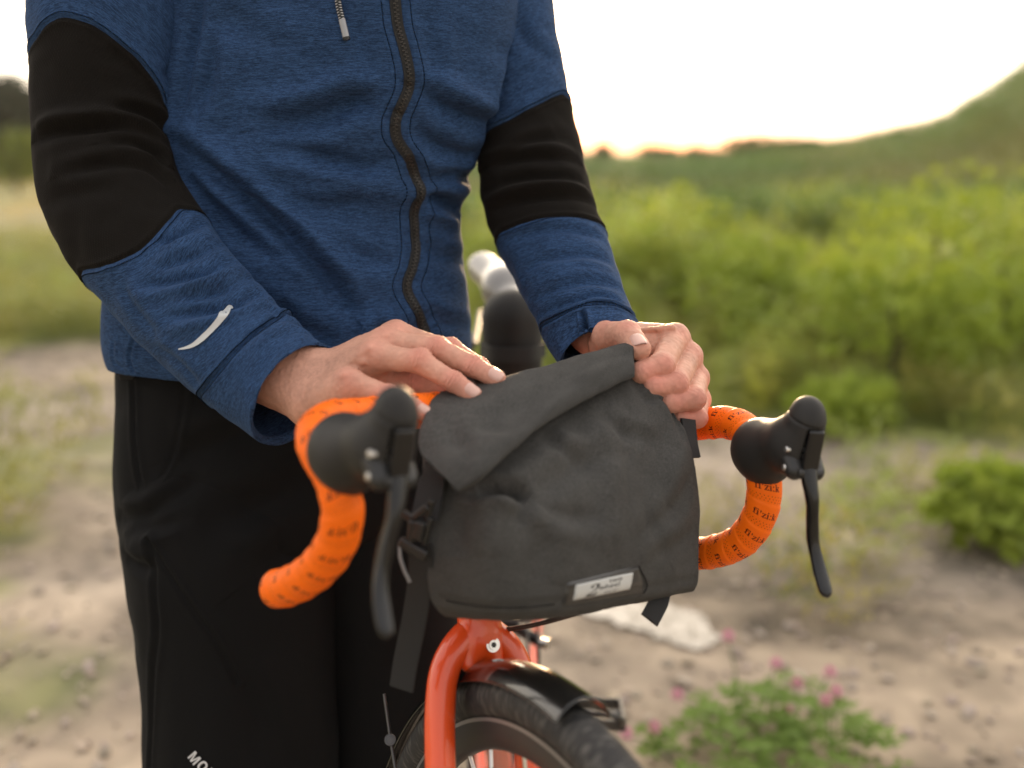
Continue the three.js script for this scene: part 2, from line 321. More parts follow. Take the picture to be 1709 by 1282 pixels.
// noise that tiles: periods in cells
function tile(x, y, px, py, seed = 0) {
  const ix = Math.floor(x), iy = Math.floor(y), f = (t) => t * t * (3 - 2 * t), fx = f(x - ix), fy = f(y - iy), h = (a, b) => hash3(((a % px) + px) % px, ((b % py) + py) % py, seed);
  return lerp(lerp(h(ix, iy), h(ix + 1, iy), fx), lerp(h(ix, iy + 1), h(ix + 1, iy + 1), fx), fy);
}
const srgb = (r, g, b) => new THREE.Color().setRGB(r / 255, g / 255, b / 255, THREE.SRGBColorSpace);
const lin = (r, g, b) => new THREE.Color().setRGB(r, g, b);
const std = (o) => new THREE.MeshStandardMaterial(o), phys = (o) => new THREE.MeshPhysicalMaterial(o);
function heather(dark, light, seed) {                      // streaked jersey, 0.24 m a tile
  const S = 1024;
  const col = dataTex(S, S, (i, j) => {
    const a = tile(i / 20.48, j / 1.6, 50, 640, seed), b = tile(i / 6.4, j / 1.28, 160, 800, seed + 1), c = tile(i / 128, j / 8, 8, 128, seed + 2), g = hash3(i >> 1, j, seed + 3);
    let t = 0.40 * a + 0.34 * b + 0.07 * c + 0.19 * g; t = 0.06 + 0.88 * sstep(0.2, 0.82, t);
    return [0, 1, 2].map((k) => lerp(dark[k], light[k], t));
  }, false, [1 / 0.24, 1 / 0.24]);
  col.colorSpace = THREE.NoColorSpace;
  const bump = dataTex(512, 512, (i, j) => { const v = 0.5 * (0.5 + 0.5 * Math.sin(i * Math.PI / 4 + (j & 4 ? Math.PI : 0))) + 0.5 * tile(i / 8, j / 2, 64, 256, seed + 5); return [v, v, v]; }, false, [1 / 0.12, 1 / 0.12]);
  return { map: col, bumpMap: bump };
}
const MAT = {};
MAT.blue = phys({ ...heather([0.0080, 0.0178, 0.0425], [0.042, 0.094, 0.214], 11), roughness: 0.92, bumpScale: 0.0003, sheen: 0.25, sheenColor: lin(0.25, 0.4, 0.7), sheenRoughness: 0.5, specularIntensity: 0.4 });
{
  const mesh2 = dataTex(256, 256, (i, j) => { const x = i / 8, y = j / 16 + (Math.floor(x) & 1) * 0.5, u = x - Math.floor(x) - 0.5, v = y - Math.floor(y) - 0.5, h = sstep(0.24, 0.12, Math.hypot(u, v * 0.8)); const q = 1 - h * 0.9; return [q, q, q]; }, false, [1 / 0.05, 1 / 0.05]);
  MAT.black = phys({ color: lin(0.0098, 0.0084, 0.0072), roughness: 0.95, bumpMap: mesh2, bumpScale: 0.0007, specularIntensity: 0.22, sheen: 0.12, sheenColor: lin(0.5, 0.42, 0.36), sheenRoughness: 0.6 });
  const twill = dataTex(256, 256, (i, j) => { const v = 0.5 + 0.5 * Math.sin((i + j) * Math.PI / 4), q = 0.7 * v + 0.3 * hash3(i, j, 5); return [q, q, q]; }, false, [1 / 0.06, 1 / 0.06]);
  MAT.pants = phys({ color: lin(0.0078, 0.0077, 0.0079), roughness: 0.85, bumpMap: twill, bumpScale: 0.00015, specularIntensity: 0.22, sheen: 0.1, sheenColor: lin(0.5, 0.55, 0.6), sheenRoughness: 0.6 });
  const S = 512, melange = dataTex(S, S, (i, j) => {
    const a = tile(i / 2, j / 9, 256, 57, 31), b = tile(i / 9, j / 2, 57, 256, 32), c = tile(i / 64, j / 64, 8, 8, 33), g = hash3(i, j, 34), t = 0.35 * a + 0.35 * b + 0.15 * g + 0.15 * c, s = (0.42 + 1.18 * t);
    return [0.063 * s, 0.0612 * s, 0.0575 * s].map((q) => q * 4);
  }, false, [1 / 0.11, 1 / 0.11]);
  const weave = dataTex(256, 256, (i, j) => { const v = (((i >> 2) + (j >> 2)) & 1 ? Math.sin((i & 3) / 3 * Math.PI) : Math.sin((j & 3) / 3 * Math.PI)) * 0.7 + 0.3 * hash3(i >> 1, j >> 1, 7); return [v, v, v]; }, false, [1 / 0.06, 1 / 0.06]);
  MAT.canvas = phys({ map: melange, color: lin(0.25, 0.25, 0.25), roughness: 0.8, bumpMap: weave, bumpScale: 0.0004, specularIntensity: 0.45, sheen: 0.15, sheenColor: lin(0.6, 0.6, 0.62), sheenRoughness: 0.5 });
  const web = dataTex(128, 128, (i, j) => { const v = 0.5 + 0.5 * Math.sin(i * Math.PI / 8 + (j & 8 ? Math.PI / 2 : 0)) * Math.sin(j * Math.PI / 4); return [v, v, v]; }, false, [1 / 0.02, 1 / 0.02]);
  MAT.webbing = std({ color: lin(0.011, 0.011, 0.0115), roughness: 0.7, bumpMap: web, bumpScale: 0.0004 });
}
MAT.rubber = phys({ color: lin(0.022, 0.0205, 0.019), roughness: 0.55, specularIntensity: 0.6 });
MAT.plastic = phys({ color: lin(0.015, 0.0145, 0.014), roughness: 0.42 });
MAT.leverMetal = phys({ color: lin(0.004, 0.004, 0.0045), roughness: 0.24, specularIntensity: 0.75, clearcoat: 0.25, clearcoatRoughness: 0.08 });
MAT.gloss = phys({ color: lin(0.006, 0.006, 0.006), roughness: 0.25, clearcoat: 1, clearcoatRoughness: 0.06 });
MAT.orangePaint = phys({ color: lin(0.90, 0.088, 0.009), roughness: 0.4, clearcoat: 1, clearcoatRoughness: 0.08 });
MAT.silver = std({ color: lin(0.72, 0.70, 0.67), metalness: 1, roughness: 0.28 });
MAT.darkMetal = std({ color: lin(0.10, 0.10, 0.10), metalness: 0.8, roughness: 0.4 });
MAT.brass = std({ color: lin(0.25, 0.2, 0.12), metalness: 1, roughness: 0.4 });
MAT.reflect = phys({ color: lin(0.56, 0.58, 0.58), roughness: 0.5, sheen: 0.3, sheenColor: lin(1, 1, 1) });
MAT.skin = phys({ vertexColors: true, roughness: 0.52, specularIntensity: 0.5, sheen: 0.25, sheenColor: lin(1.0, 0.55, 0.4), sheenRoughness: 0.5 });
MAT.nail = phys({ color: lin(0.66, 0.40, 0.33), roughness: 0.34, clearcoat: 0.25, clearcoatRoughness: 0.25 });
// ---------------------------------------------------------------- the bicycle
// its steering frame: r towards the rider's left end of the bar, f where the front wheel points, u upwards
const barL = at(565, 752, 0.802), barR = at(1268, 757, 0.992);
const r_ = barR.clone().sub(barL).normalize(), f_ = V(Math.sin(0.506), 0, Math.cos(0.506));
f_.addScaledVector(r_, -f_.dot(r_)).normalize();
const u_ = V().crossVectors(f_, r_);
const B = (o, f, u, r) => o.clone().addScaledVector(f_, f).addScaledVector(u_, u).addScaledVector(r_, r);
const bicycle = new THREE.Group();
top(bicycle, 'bicycle', 'orange touring bicycle with drop bars and black mudguard held by the person', 'bicycle');

// bar tape with its wraps and print
const WRAP = 0.0235;
const tapeTex = (() => {
  const c = document.createElement('canvas'); c.width = 1024; c.height = 256; const g = c.getContext('2d');
  g.fillStyle = '#ffffff'; g.fillRect(0, 0, 1024, 256); g.fillStyle = '#4a240e';
  for (let k = 0; k < 3; k++) {
    g.save(); g.translate(k * 341 + 170, 112); g.scale(1.1, 1); g.font = 'bold 80px serif'; g.textAlign = 'center'; g.textBaseline = 'middle'; g.fillText("fi'zi:k", 0, 0); g.restore();
    for (let i = 0; i < 9; i++) for (let j = 0; j < 3; j++) { g.beginPath(); g.ellipse(k * 341 + 22 + i * 38 + (j & 1) * 14, 188 + j * 24, 3.6, 4.6, 0, 0, 7); g.fill(); }
  }
  const t = new THREE.CanvasTexture(c); t.colorSpace = THREE.SRGBColorSpace; t.wrapS = t.wrapT = THREE.RepeatWrapping; return t;
})();
const tapeBump = dataTex(256, 64, (i, j) => { const v = 0.6 * tile(i / 4, j / 4, 64, 16, 3) + 0.4 * hash3(i, j, 2); return [v, v, v]; });
MAT.tape = phys({ color: lin(1.0, 0.165, 0.002), map: tapeTex, bumpMap: tapeBump, bumpScale: 0.0002, roughness: 0.6, clearcoat: 0.12, clearcoatRoughness: 0.35, specularIntensity: 0.4 });
function tape(points, name, parent, turn, dir) {
  const g = pipe(points, (t) => 0.0158, { nu: 40, nv: 330, ridges: (s, i) => { const w = s / WRAP + dir * i, fr = w - Math.floor(w); return 0.0008 * (fr < 0.08 ? fr / 0.08 : 1 - (fr - 0.08) * 1.05) + 0.0003 * noise(s * 160, i * 6, 4); } });
  const uv = g.attributes.uv; for (let k = 0; k < uv.count; k++) uv.setXY(k, (uv.getX(k) + turn) * (dir > 0 ? -1 : 1), -(uv.getY(k) / WRAP + dir * uv.getX(k)));
  return mesh(name, g, MAT.tape, parent);
}
const P3 = (list) => list.map((q) => at(...q));
const rightBar = P3([[1085, 722, 1.105], [1130, 712, 1.085], [1170, 708, 1.066], [1208, 705, 1.045], [1240, 714, 1.022], [1262, 742, 0.998], [1273, 785, 0.988], [1275, 828, 0.99], [1264, 868, 1.0], [1238, 902, 1.018], [1200, 919, 1.04], [1160, 925, 1.064], [1120, 928, 1.088], [1098, 929, 1.102]]);
const leftBar = P3([[780, 682, 0.985], [720, 684, 0.955], [655, 690, 0.925], [595, 696, 0.893], [550, 702, 0.862], [528, 722, 0.838], [533, 752, 0.818], [556, 790, 0.803], [571, 840, 0.798], [568, 885, 0.804], [548, 928, 0.82], [514, 962, 0.842], [478, 980, 0.866], [462, 983, 0.877]]);
const centreBar = new THREE.CatmullRomCurve3([leftBar[1], leftBar[0], B(leftBar[0].clone().add(rightBar[0]).multiplyScalar(0.5), -0.004, -0.004, 0), rightBar[0], rightBar[1]]);
const handlebar = mesh('handlebar', pipe(centreBar.getPoints(20), 0.0132, { nv: 40 }), MAT.darkMetal, bicycle);
tape(rightBar, 'bar_tape', handlebar, -0.035, 1);
tape(leftBar, 'bar_tape', handlebar, 0.3, -1);
for (const e of [leftBar, rightBar]) { const a = e[e.length - 1], d = a.clone().sub(e[e.length - 2]).normalize(), g = new THREE.SphereGeometry(0.0145, 20, 12, 0, 7, 0, 1.57); g.scale(1, 0.35, 1); g.applyQuaternion(new THREE.Quaternion().setFromUnitVectors(Y, d)); g.translate(...arr(a.clone().addScaledVector(d, 0.0005))); mesh('bar_end_plug', g, MAT.tape2 ??= phys({ color: lin(0.9, 0.12, 0.01), roughness: 0.5 }), handlebar); }

// sweep with an oval section: half widths a (along `side`) and b
function sweep(points, a, b, side, { nu = 28, nv = 70, pow = 0.75 } = {}) {
  const cv = new THREE.CatmullRomCurve3(points), P = [], UV = [], I = [];
  for (let j = 0; j <= nv; j++) {
    const t = j / nv, o = cv.getPointAt(t), T = cv.getTangentAt(t), S = side.clone().addScaledVector(T, -side.dot(T)).normalize(), N = V().crossVectors(T, S), end = Math.min(1, Math.sqrt(Math.max(0, 1 - ((Math.max(0, t - 0.93) / 0.07) ** 2))) + 0.02);
    for (let i = 0; i <= nu; i++) { const th = i / nu * 2 * Math.PI, c = Math.cos(th), s = Math.sin(th); P.push(...arr(o.clone().addScaledVector(S, a(t) * end * Math.sign(c) * Math.abs(c) ** pow).addScaledVector(N, b(t) * end * Math.sign(s) * Math.abs(s) ** pow))); UV.push(i / nu, t); }
  }
  const c = nu + 1; for (let j = 0; j < nv; j++) for (let i = 0; i < nu; i++) { const q = j * c + i; I.push(q, q + c, q + 1, q + 1, q + c, q + c + 1); }
  for (const j of [0, nv]) { const k = P.length / 3, o = cv.getPointAt(j / nv); P.push(o.x, o.y, o.z); UV.push(0, 0); for (let i = 0; i < nu; i++) j ? I.push(k, j * c + i + 1, j * c + i) : I.push(k, i, i + 1); }
  let g = new THREE.BufferGeometry(); g.setAttribute('position', new THREE.Float32BufferAttribute(P, 3)); g.setAttribute('uv', new THREE.Float32BufferAttribute(UV, 2)); g.setIndex(I);
  g.computeVertexNormals(); return g;
}
function orient(geo, o, sgn) {                            // local (x=f, y=u, z=sgn*r) to the world
  const z = r_.clone().multiplyScalar(sgn), toe = 0.172, m = new THREE.Matrix4().makeBasis(f_.clone().multiplyScalar(Math.cos(toe)).addScaledVector(z, -Math.sin(toe)), u_, z.clone().multiplyScalar(Math.cos(toe)).addScaledVector(f_, Math.sin(toe))).setPosition(o);   // hoods toe in a little
  geo.applyMatrix4(m);
  if (m.determinant() < 0 && geo.index) { const a = geo.index.array; for (let i = 0; i < a.length; i += 3) { const t = a[i]; a[i] = a[i + 1]; a[i + 1] = t; } }
  else if (m.determinant() < 0) for (const at2 of Object.values(geo.attributes)) { const k = at2.itemSize, a = at2.array; for (let i = 0; i < at2.count; i += 3) for (let c = 0; c < k; c++) { const p = i * k + c, q = p + k, t = a[p]; a[p] = a[q]; a[q] = t; } }
  return geo;
}
function brakeLever(o, sgn) {                             // sgn +1: the hood at the rider's left (image right)
  const prims = [
    { f: cone(V(-0.003, 0.003, 0), V(0.010, -0.001, 0), 0.0265, 0.0255), k: 0.01 },
    { f: cone(V(0.006, 0.006, 0), V(0.047, 0.0215, -0.001), 0.0262, 0.0236), k: 0.016 },
    { f: cone(V(0.056, 0.020, -0.001), V(0.0670, 0.049, -0.001), 0.0215, 0.0152), k: 0.014 },
    { f: cone(V(0.060, 0.016, -0.001), V(0.0725, 0.043, -0.001), 0.0195, 0.0142), k: 0.008 },
    { f: cone(V(0.0665, 0.048, -0.001), V(0.0675, 0.0535, -0.001), 0.0150, 0.0140), k: 0.008 },
  ];
  const un = union(prims);
  const hoodSdf = (x, y, z) => {
    let d = un(x, y, z * 1.1) * 0.94;
    const s = (y - 0.0475) * 0.96 + (x - 0.07) * 0.28;                       // the seam round the horn
    if (x > 0.03) d += 0.0013 * Math.exp(-((s / 0.0011) ** 2));
    const t = (x - 0.056) * 0.9 - (y - 0.02) * 0.35;                         // the edge of the rubber where the bracket starts
    const bx = Math.max(x - 0.07, -1), cut = Math.max(0.0715 - x, Math.max(y - 0.0415, Math.abs(z) - 0.0088));   // the slot that the blade comes out of
    d = Math.max(d, -cut);
    return Math.max(d, -0.0175 - 0.008 * sstep(0.0, 0.03, x) * 0 - y - 0.012);  // flat-ish foot
  };
  const hood = mesh('brake_hood', orient(nets(hoodSdf, [-0.038, -0.04, -0.032], [0.095, 0.072, 0.032], 0.0011), o, sgn), MAT.rubber, null);
  const lever = new THREE.Group(); lever.name = 'brake_lever'; bicycle.add(lever); lever.add(hood);
  const part = (name, g, m) => mesh(name, orient(g, o, sgn), m, lever);
  // bracket: cheek plates and body below the slot
  const br = union([{ f: cone(V(0.062, 0.016, 0.0098), V(0.076, 0.003, 0.0105), 0.0102, 0.0082), k: 0.006 }, { f: cone(V(0.062, 0.016, -0.0098), V(0.076, 0.003, -0.0105), 0.0102, 0.0082), k: 0.006 }, { f: cone(V(0.050, 0.008, 0), V(0.066, 0.008, 0), 0.012, 0.0115), k: 0.008 }]);
  part('lever_bracket', nets((x, y, z) => Math.max(br(x, y, z), Math.max(0.070 - x, Math.abs(z) - 0.0072) * -1), [0.03, -0.03, -0.03], [0.1, 0.035, 0.03], 0.0011), MAT.plastic);
  for (const [x, y] of [[0.0715, 0.0205], [0.0725, 0.0045]]) { const g = mergeGeometries([rod(V(x, y, -0.0192 * sgn), V(x, y, 0.0), 0.0030), rod(V(x, y, -0.0192 * sgn), V(x, y, -0.0199 * sgn), 0.0030, 0.0022)]); part('pivot_pin', g, MAT.silver); }
  part('pivot_boss', mergeGeometries([rod(V(0.0805, 0.0025, -0.0118), V(0.0805, 0.0025, 0.0118), 0.0056, 0.0056, 20)]), MAT.plastic);
  const pts = [[0.0770, 0.020, 0], [0.0800, 0.010, 0], [0.0845, -0.004, 0.001], [0.0885, -0.020, 0.004], [0.0885, -0.040, 0.0078], [0.0900, -0.056, 0.0105], [0.0962, -0.071, 0.0135], [0.1055, -0.085, 0.0150], [0.1160, -0.098, 0.0160]].map((q) => V(...q));
  const blade = sweep(pts, (t) => lerp(lerp(0.0078, 0.0050, sstep(0.1, 0.4, t)), 0.0066, sstep(0.6, 0.85, t)) * (1 - 0.1 * sstep(0.9, 1, t)), (t) => lerp(0.0050, lerp(0.0056, 0.0036, sstep(0.55, 0.8, t)), sstep(0.1, 0.35, t)), V(0, 0, 1), { pow: 0.8 });
  part('lever_blade', blade, MAT.leverMetal);
  const cap = new RoundedBoxGeometry(0.0075, 0.036, 0.0155, 4, 0.0028); cap.rotateZ(-0.05); cap.translate(0.0830, 0.0235, 0); part('lever_cap', cap, MAT.leverMetal);
  return lever;
}
brakeLever(at(1268, 757, 0.992), 1);
brakeLever(at(572, 762, 0.802), -1);

// stem, head tube, fork
const K = at(800, 1070, 0.972), caster = 20 * Math.PI / 180;
const aDown = V().addScaledVector(u_, -Math.cos(caster)).addScaledVector(f_, Math.sin(caster)), aFwd = V().addScaledVector(f_, Math.cos(caster)).addScaledVector(u_, Math.sin(caster));
const Kp = (down, fwd, r) => K.clone().addScaledVector(aDown, down).addScaledVector(aFwd, fwd).addScaledVector(r_, r);
const fork = new THREE.Group(); fork.name = 'fork'; bicycle.add(fork);
const axle = Kp(0.370, 0.064, 0);
{
  const legs = [];
  for (const s of [-1, 1]) {
    const pts = [Kp(-0.012, 0, s * 0.004), Kp(-0.004, 0, s * 0.016), Kp(0.008, 0.001, s * 0.028), Kp(0.026, 0.002, s * 0.0375), Kp(0.055, 0.003, s * 0.0425), Kp(0.1, 0.004, s * 0.0445), Kp(0.2, 0.008, s * 0.046), Kp(0.3, 0.030, s * 0.048), Kp(0.370, 0.064, s * 0.05)];
    legs.push(mesh('fork_blade', pipe(pts, (t) => lerp(0.0138, 0.009, sstep(0.45, 1, t)), { nu: 28, nv: 90 }), MAT.orangePaint, fork));
  }
  const web = union([{ f: cone(Kp(-0.004, 0.003, -0.012), Kp(0.018, 0.003, -0.012), 0.0105, 0.0095), k: 0.008 }, { f: cone(Kp(-0.004, 0.003, 0.012), Kp(0.018, 0.003, 0.012), 0.0105, 0.0095), k: 0.008 }, { f: cone(Kp(-0.03, 0, 0), Kp(-0.004, 0, 0), 0.0215, 0.0165), k: 0.012 }]);
  mesh('fork_crown', nets(web, [K.x - 0.06, K.y - 0.05, K.z - 0.06], [K.x + 0.06, K.y + 0.06, K.z + 0.06], 0.0016), MAT.orangePaint, fork);
  const b0 = Kp(0.003, 0.0150, 0.006), bolt = [rod(b0, b0.clone().addScaledVector(aFwd, 0.0016), 0.0070, 0.0068, 28), rod(b0.clone().addScaledVector(aFwd, 0.0016), b0.clone().addScaledVector(aFwd, 0.0026), 0.0046, 0.0044, 24)];
  mesh('crown_bolt', mergeGeometries(bolt), MAT.silver, fork);
  mesh('bolt_socket', rod(b0.clone().addScaledVector(aFwd, 0.0024), b0.clone().addScaledVector(aFwd, 0.0029), 0.0027, 0.0027, 6), MAT.plastic, fork);
}
const stem = mesh('stem', mergeGeometries([rod(Kp(-0.235, 0, 0), centreBar.getPointAt(0.5), 0.017, 0.016, 20), rod(Kp(-0.26, 0, 0), Kp(-0.21, 0, 0), 0.019, 0.019, 20)]), MAT.darkMetal, bicycle);
// main frame, pointing straight back
const frameG = new THREE.Group(); frameG.name = 'frame'; bicycle.add(frameG);
const hT = Kp(-0.205, 0, 0), hB = Kp(-0.034, 0, 0), bb = V(K.x + 0.012, 0.285, K.z - 0.60), seatC = V(K.x + 0.006, 0.80, K.z - 0.66), rearA = V(K.x + 0.02, 0.345, K.z - 1.04);
const ft = (name, a, b, r) => mesh(name, pipe([a, a.clone().lerp(b, 0.5), b], r, { nu: 20, nv: 8 }), MAT.orangePaint, frameG);
ft('head_tube', hT, hB, 0.0185); ft('top_tube', Kp(-0.18, 0, 0), seatC, 0.0155); ft('down_tube', Kp(-0.05, 0, 0), bb, 0.019); ft('seat_tube', seatC, bb, 0.0155);
for (const s of [-1, 1]) { ft('chain_stay', bb.clone().add(V(s * 0.03, 0, 0)), rearA.clone().add(V(s * 0.062, 0, 0)), 0.009); ft('seat_stay', seatC.clone().add(V(s * 0.015, -0.01, 0)), rearA.clone().add(V(s * 0.062, 0, 0)), 0.008); }
// wheels
const tyreMat = (() => {
  const dust = dataTex(512, 128, (i, j) => { const a = tile(i / 10.04, j / 9.85, 51, 13, 41) * 0.5 + tile(i / 6, j / 6, 85, 21, 42) * 0.3 + hash3(i, j, 43) * 0.2, t = sstep(0.42, 0.85, a); return [lerp(0.085, 0.34, t), lerp(0.082, 0.32, t), lerp(0.08, 0.29, t)]; }, false, [14, 1]);
  return std({ map: dust, color: lin(0.28, 0.28, 0.28), roughness: 0.72 });
})();
function wheel(o, axis, name) {
  const g = new THREE.Group(); g.name = name; bicycle.add(g);
  const M = new THREE.Matrix4().compose(o, new THREE.Quaternion().setFromUnitVectors(Y, axis), V(1, 1, 1)), put = (geo) => geo.applyMatrix4(M);
  const lathe = (pts, n = 160) => put(new THREE.LatheGeometry(pts.map((q) => new THREE.Vector2(...q)), n));
  const ring = []; for (let k = 0; k <= 28; k++) { const t = k / 28 * 2 * Math.PI; ring.push([0.3255 + 0.0195 * Math.cos(t), 0.0195 * Math.sin(t)]); }
  mesh('tyre', lathe(ring), tyreMat, g);
  mesh('rim', lathe([[0.3085, 0.0110], [0.3095, 0.0125], [0.295, 0.0122], [0.284, 0.0095], [0.2805, 0.004], [0.2805, -0.004], [0.284, -0.0095], [0.295, -0.0122], [0.3095, -0.0125], [0.3085, -0.0110]]), MAT.rim ??= std({ color: lin(0.05, 0.048, 0.046), metalness: 0.3, roughness: 0.45 }), g);
  mesh('rim_line', mergeGeometries([lathe([[0.3088, 0.0128], [0.3055, 0.0128]]), lathe([[0.3055, -0.0128], [0.3088, -0.0128]])]), MAT.rimline ??= std({ color: lin(0.3, 0.29, 0.28), metalness: 0.6, roughness: 0.4 }), g);
  mesh('hub', mergeGeometries([lathe([[0.0, -0.05], [0.009, -0.05], [0.009, -0.036], [0.024, -0.033], [0.024, -0.030], [0.014, -0.026], [0.014, 0.026], [0.024, 0.030], [0.024, 0.033], [0.009, 0.036], [0.009, 0.05], [0, 0.05]], 32)]), MAT.darkMetal, g);
  const side = V(1, 0, 0);
  for (let k = 0; k < 32; k++) {
    const th = k / 32 * 2 * Math.PI + 0.05, s = k & 1 ? 1 : -1, th2 = th + (k & 2 ? 0.45 : -0.45);
    const a = V(Math.cos(th2) * 0.022, s * 0.031, Math.sin(th2) * 0.022), b = V(Math.cos(th) * 0.281, s * 0.002, Math.sin(th) * 0.281), n = b.clone().lerp(a, 0.06);
    mesh('spoke', put(mergeGeometries([rod(a, b, 0.0010, 0.0010, 6), rod(n, b, 0.0021, 0.0021, 8)])), MAT.silver, g);
  }
  const vv = V(Math.cos(1.2) * 0.281, 0, Math.sin(1.2) * 0.281); mesh('valve', put(rod(vv, vv.clone().multiplyScalar(0.84), 0.003, 0.002)), MAT.brass, g);
  return g;
}
wheel(axle, r_.clone(), 'front_wheel');
wheel(rearA, V(1, 0, 0.03).normalize(), 'rear_wheel');
// mudguard over the front wheel
const FT = -0.005;
{
  const P = [], I = [], nu = 60, nv = 22, ang = (i) => lerp(-2.0, FT, i / nu), thick = 0.0012;
  const G = [];
  for (const [sg, off] of [[1, 0], [-1, -thick]]) {
    const P = [], I = [];
    for (let i = 0; i <= nu; i++) for (let j = 0; j <= nv; j++) {
      const a = ang(i), th = lerp(-1.25, 1.25, j / nv), R = 0.333 + (0.0255 + off) * Math.cos(th) - 0.0006, w = (0.0250 + off) * Math.sin(th), lip = 0.0012 * sstep(0.97, 1, i / nu);
      P.push(...arr(B(axle, (R + lip) * Math.sin(a), (R + lip) * Math.cos(a), w)));
    }
    const c = nv + 1; for (let i = 0; i < nu; i++) for (let j = 0; j < nv; j++) { const q = i * c + j; sg > 0 ? I.push(q, q + 1, q + c, q + 1, q + c + 1, q + c) : I.push(q, q + c, q + 1, q + 1, q + c, q + c + 1); }
    const g = new THREE.BufferGeometry(); g.setAttribute('position', new THREE.Float32BufferAttribute(P, 3)); g.setIndex(I); g.computeVertexNormals(); G.push(g);
  }
  // edge strips
  const guard = mesh('mudguard', plain(G), MAT.gloss, bicycle);
  const edge = []; for (let j = 0; j <= nv; j++) { const th = lerp(-1.25, 1.25, j / nv); edge.push(B(axle, (0.333 + 0.0251 * Math.cos(th)) * Math.sin(FT), (0.333 + 0.0251 * Math.cos(th)) * Math.cos(FT), 0.0246 * Math.sin(th))); }
  mesh('mudguard_edge', pipe(edge, 0.0013, { nu: 8, nv: 40 }), MAT.gloss, guard);
  for (const s of [-1, 1]) { const e = []; for (let i = 0; i <= 40; i++) { const a = lerp(-2.0, FT, i / 40); e.push(B(axle, (0.333 + 0.0080) * Math.sin(a), (0.333 + 0.0080) * Math.cos(a), s * 0.0237)); } mesh('mudguard_edge', pipe(e, 0.0012, { nu: 8, nv: 80 }), MAT.gloss, guard); }
  mesh('mudguard_bracket', pipe([Kp(0.012, -0.004, 0), Kp(0.026, 0.008, -0.004), Kp(0.028, 0.022, -0.002)].map((p) => p), 0.0035, { nu: 8, nv: 10 }), MAT.gloss, guard);
  const st = [at(641, 1158, 1.02), at(652, 1235, 1.01), at(668, 1330, 0.99), axle.clone().addScaledVector(r_, -0.055)];
  mesh('mudguard_stay', pipe(st, 0.0016, { nu: 8, nv: 30 }), MAT.darkMetal, guard);
  mesh('stay_bolt', mergeGeometries([rod(at(651, 1235, 1.012), at(651, 1235, 0.998), 0.0058, 0.0052, 16), rod(at(651, 1235, 0.998), at(651, 1235, 0.993), 0.003, 0.003, 8)]), MAT.darkMetal, guard);
}
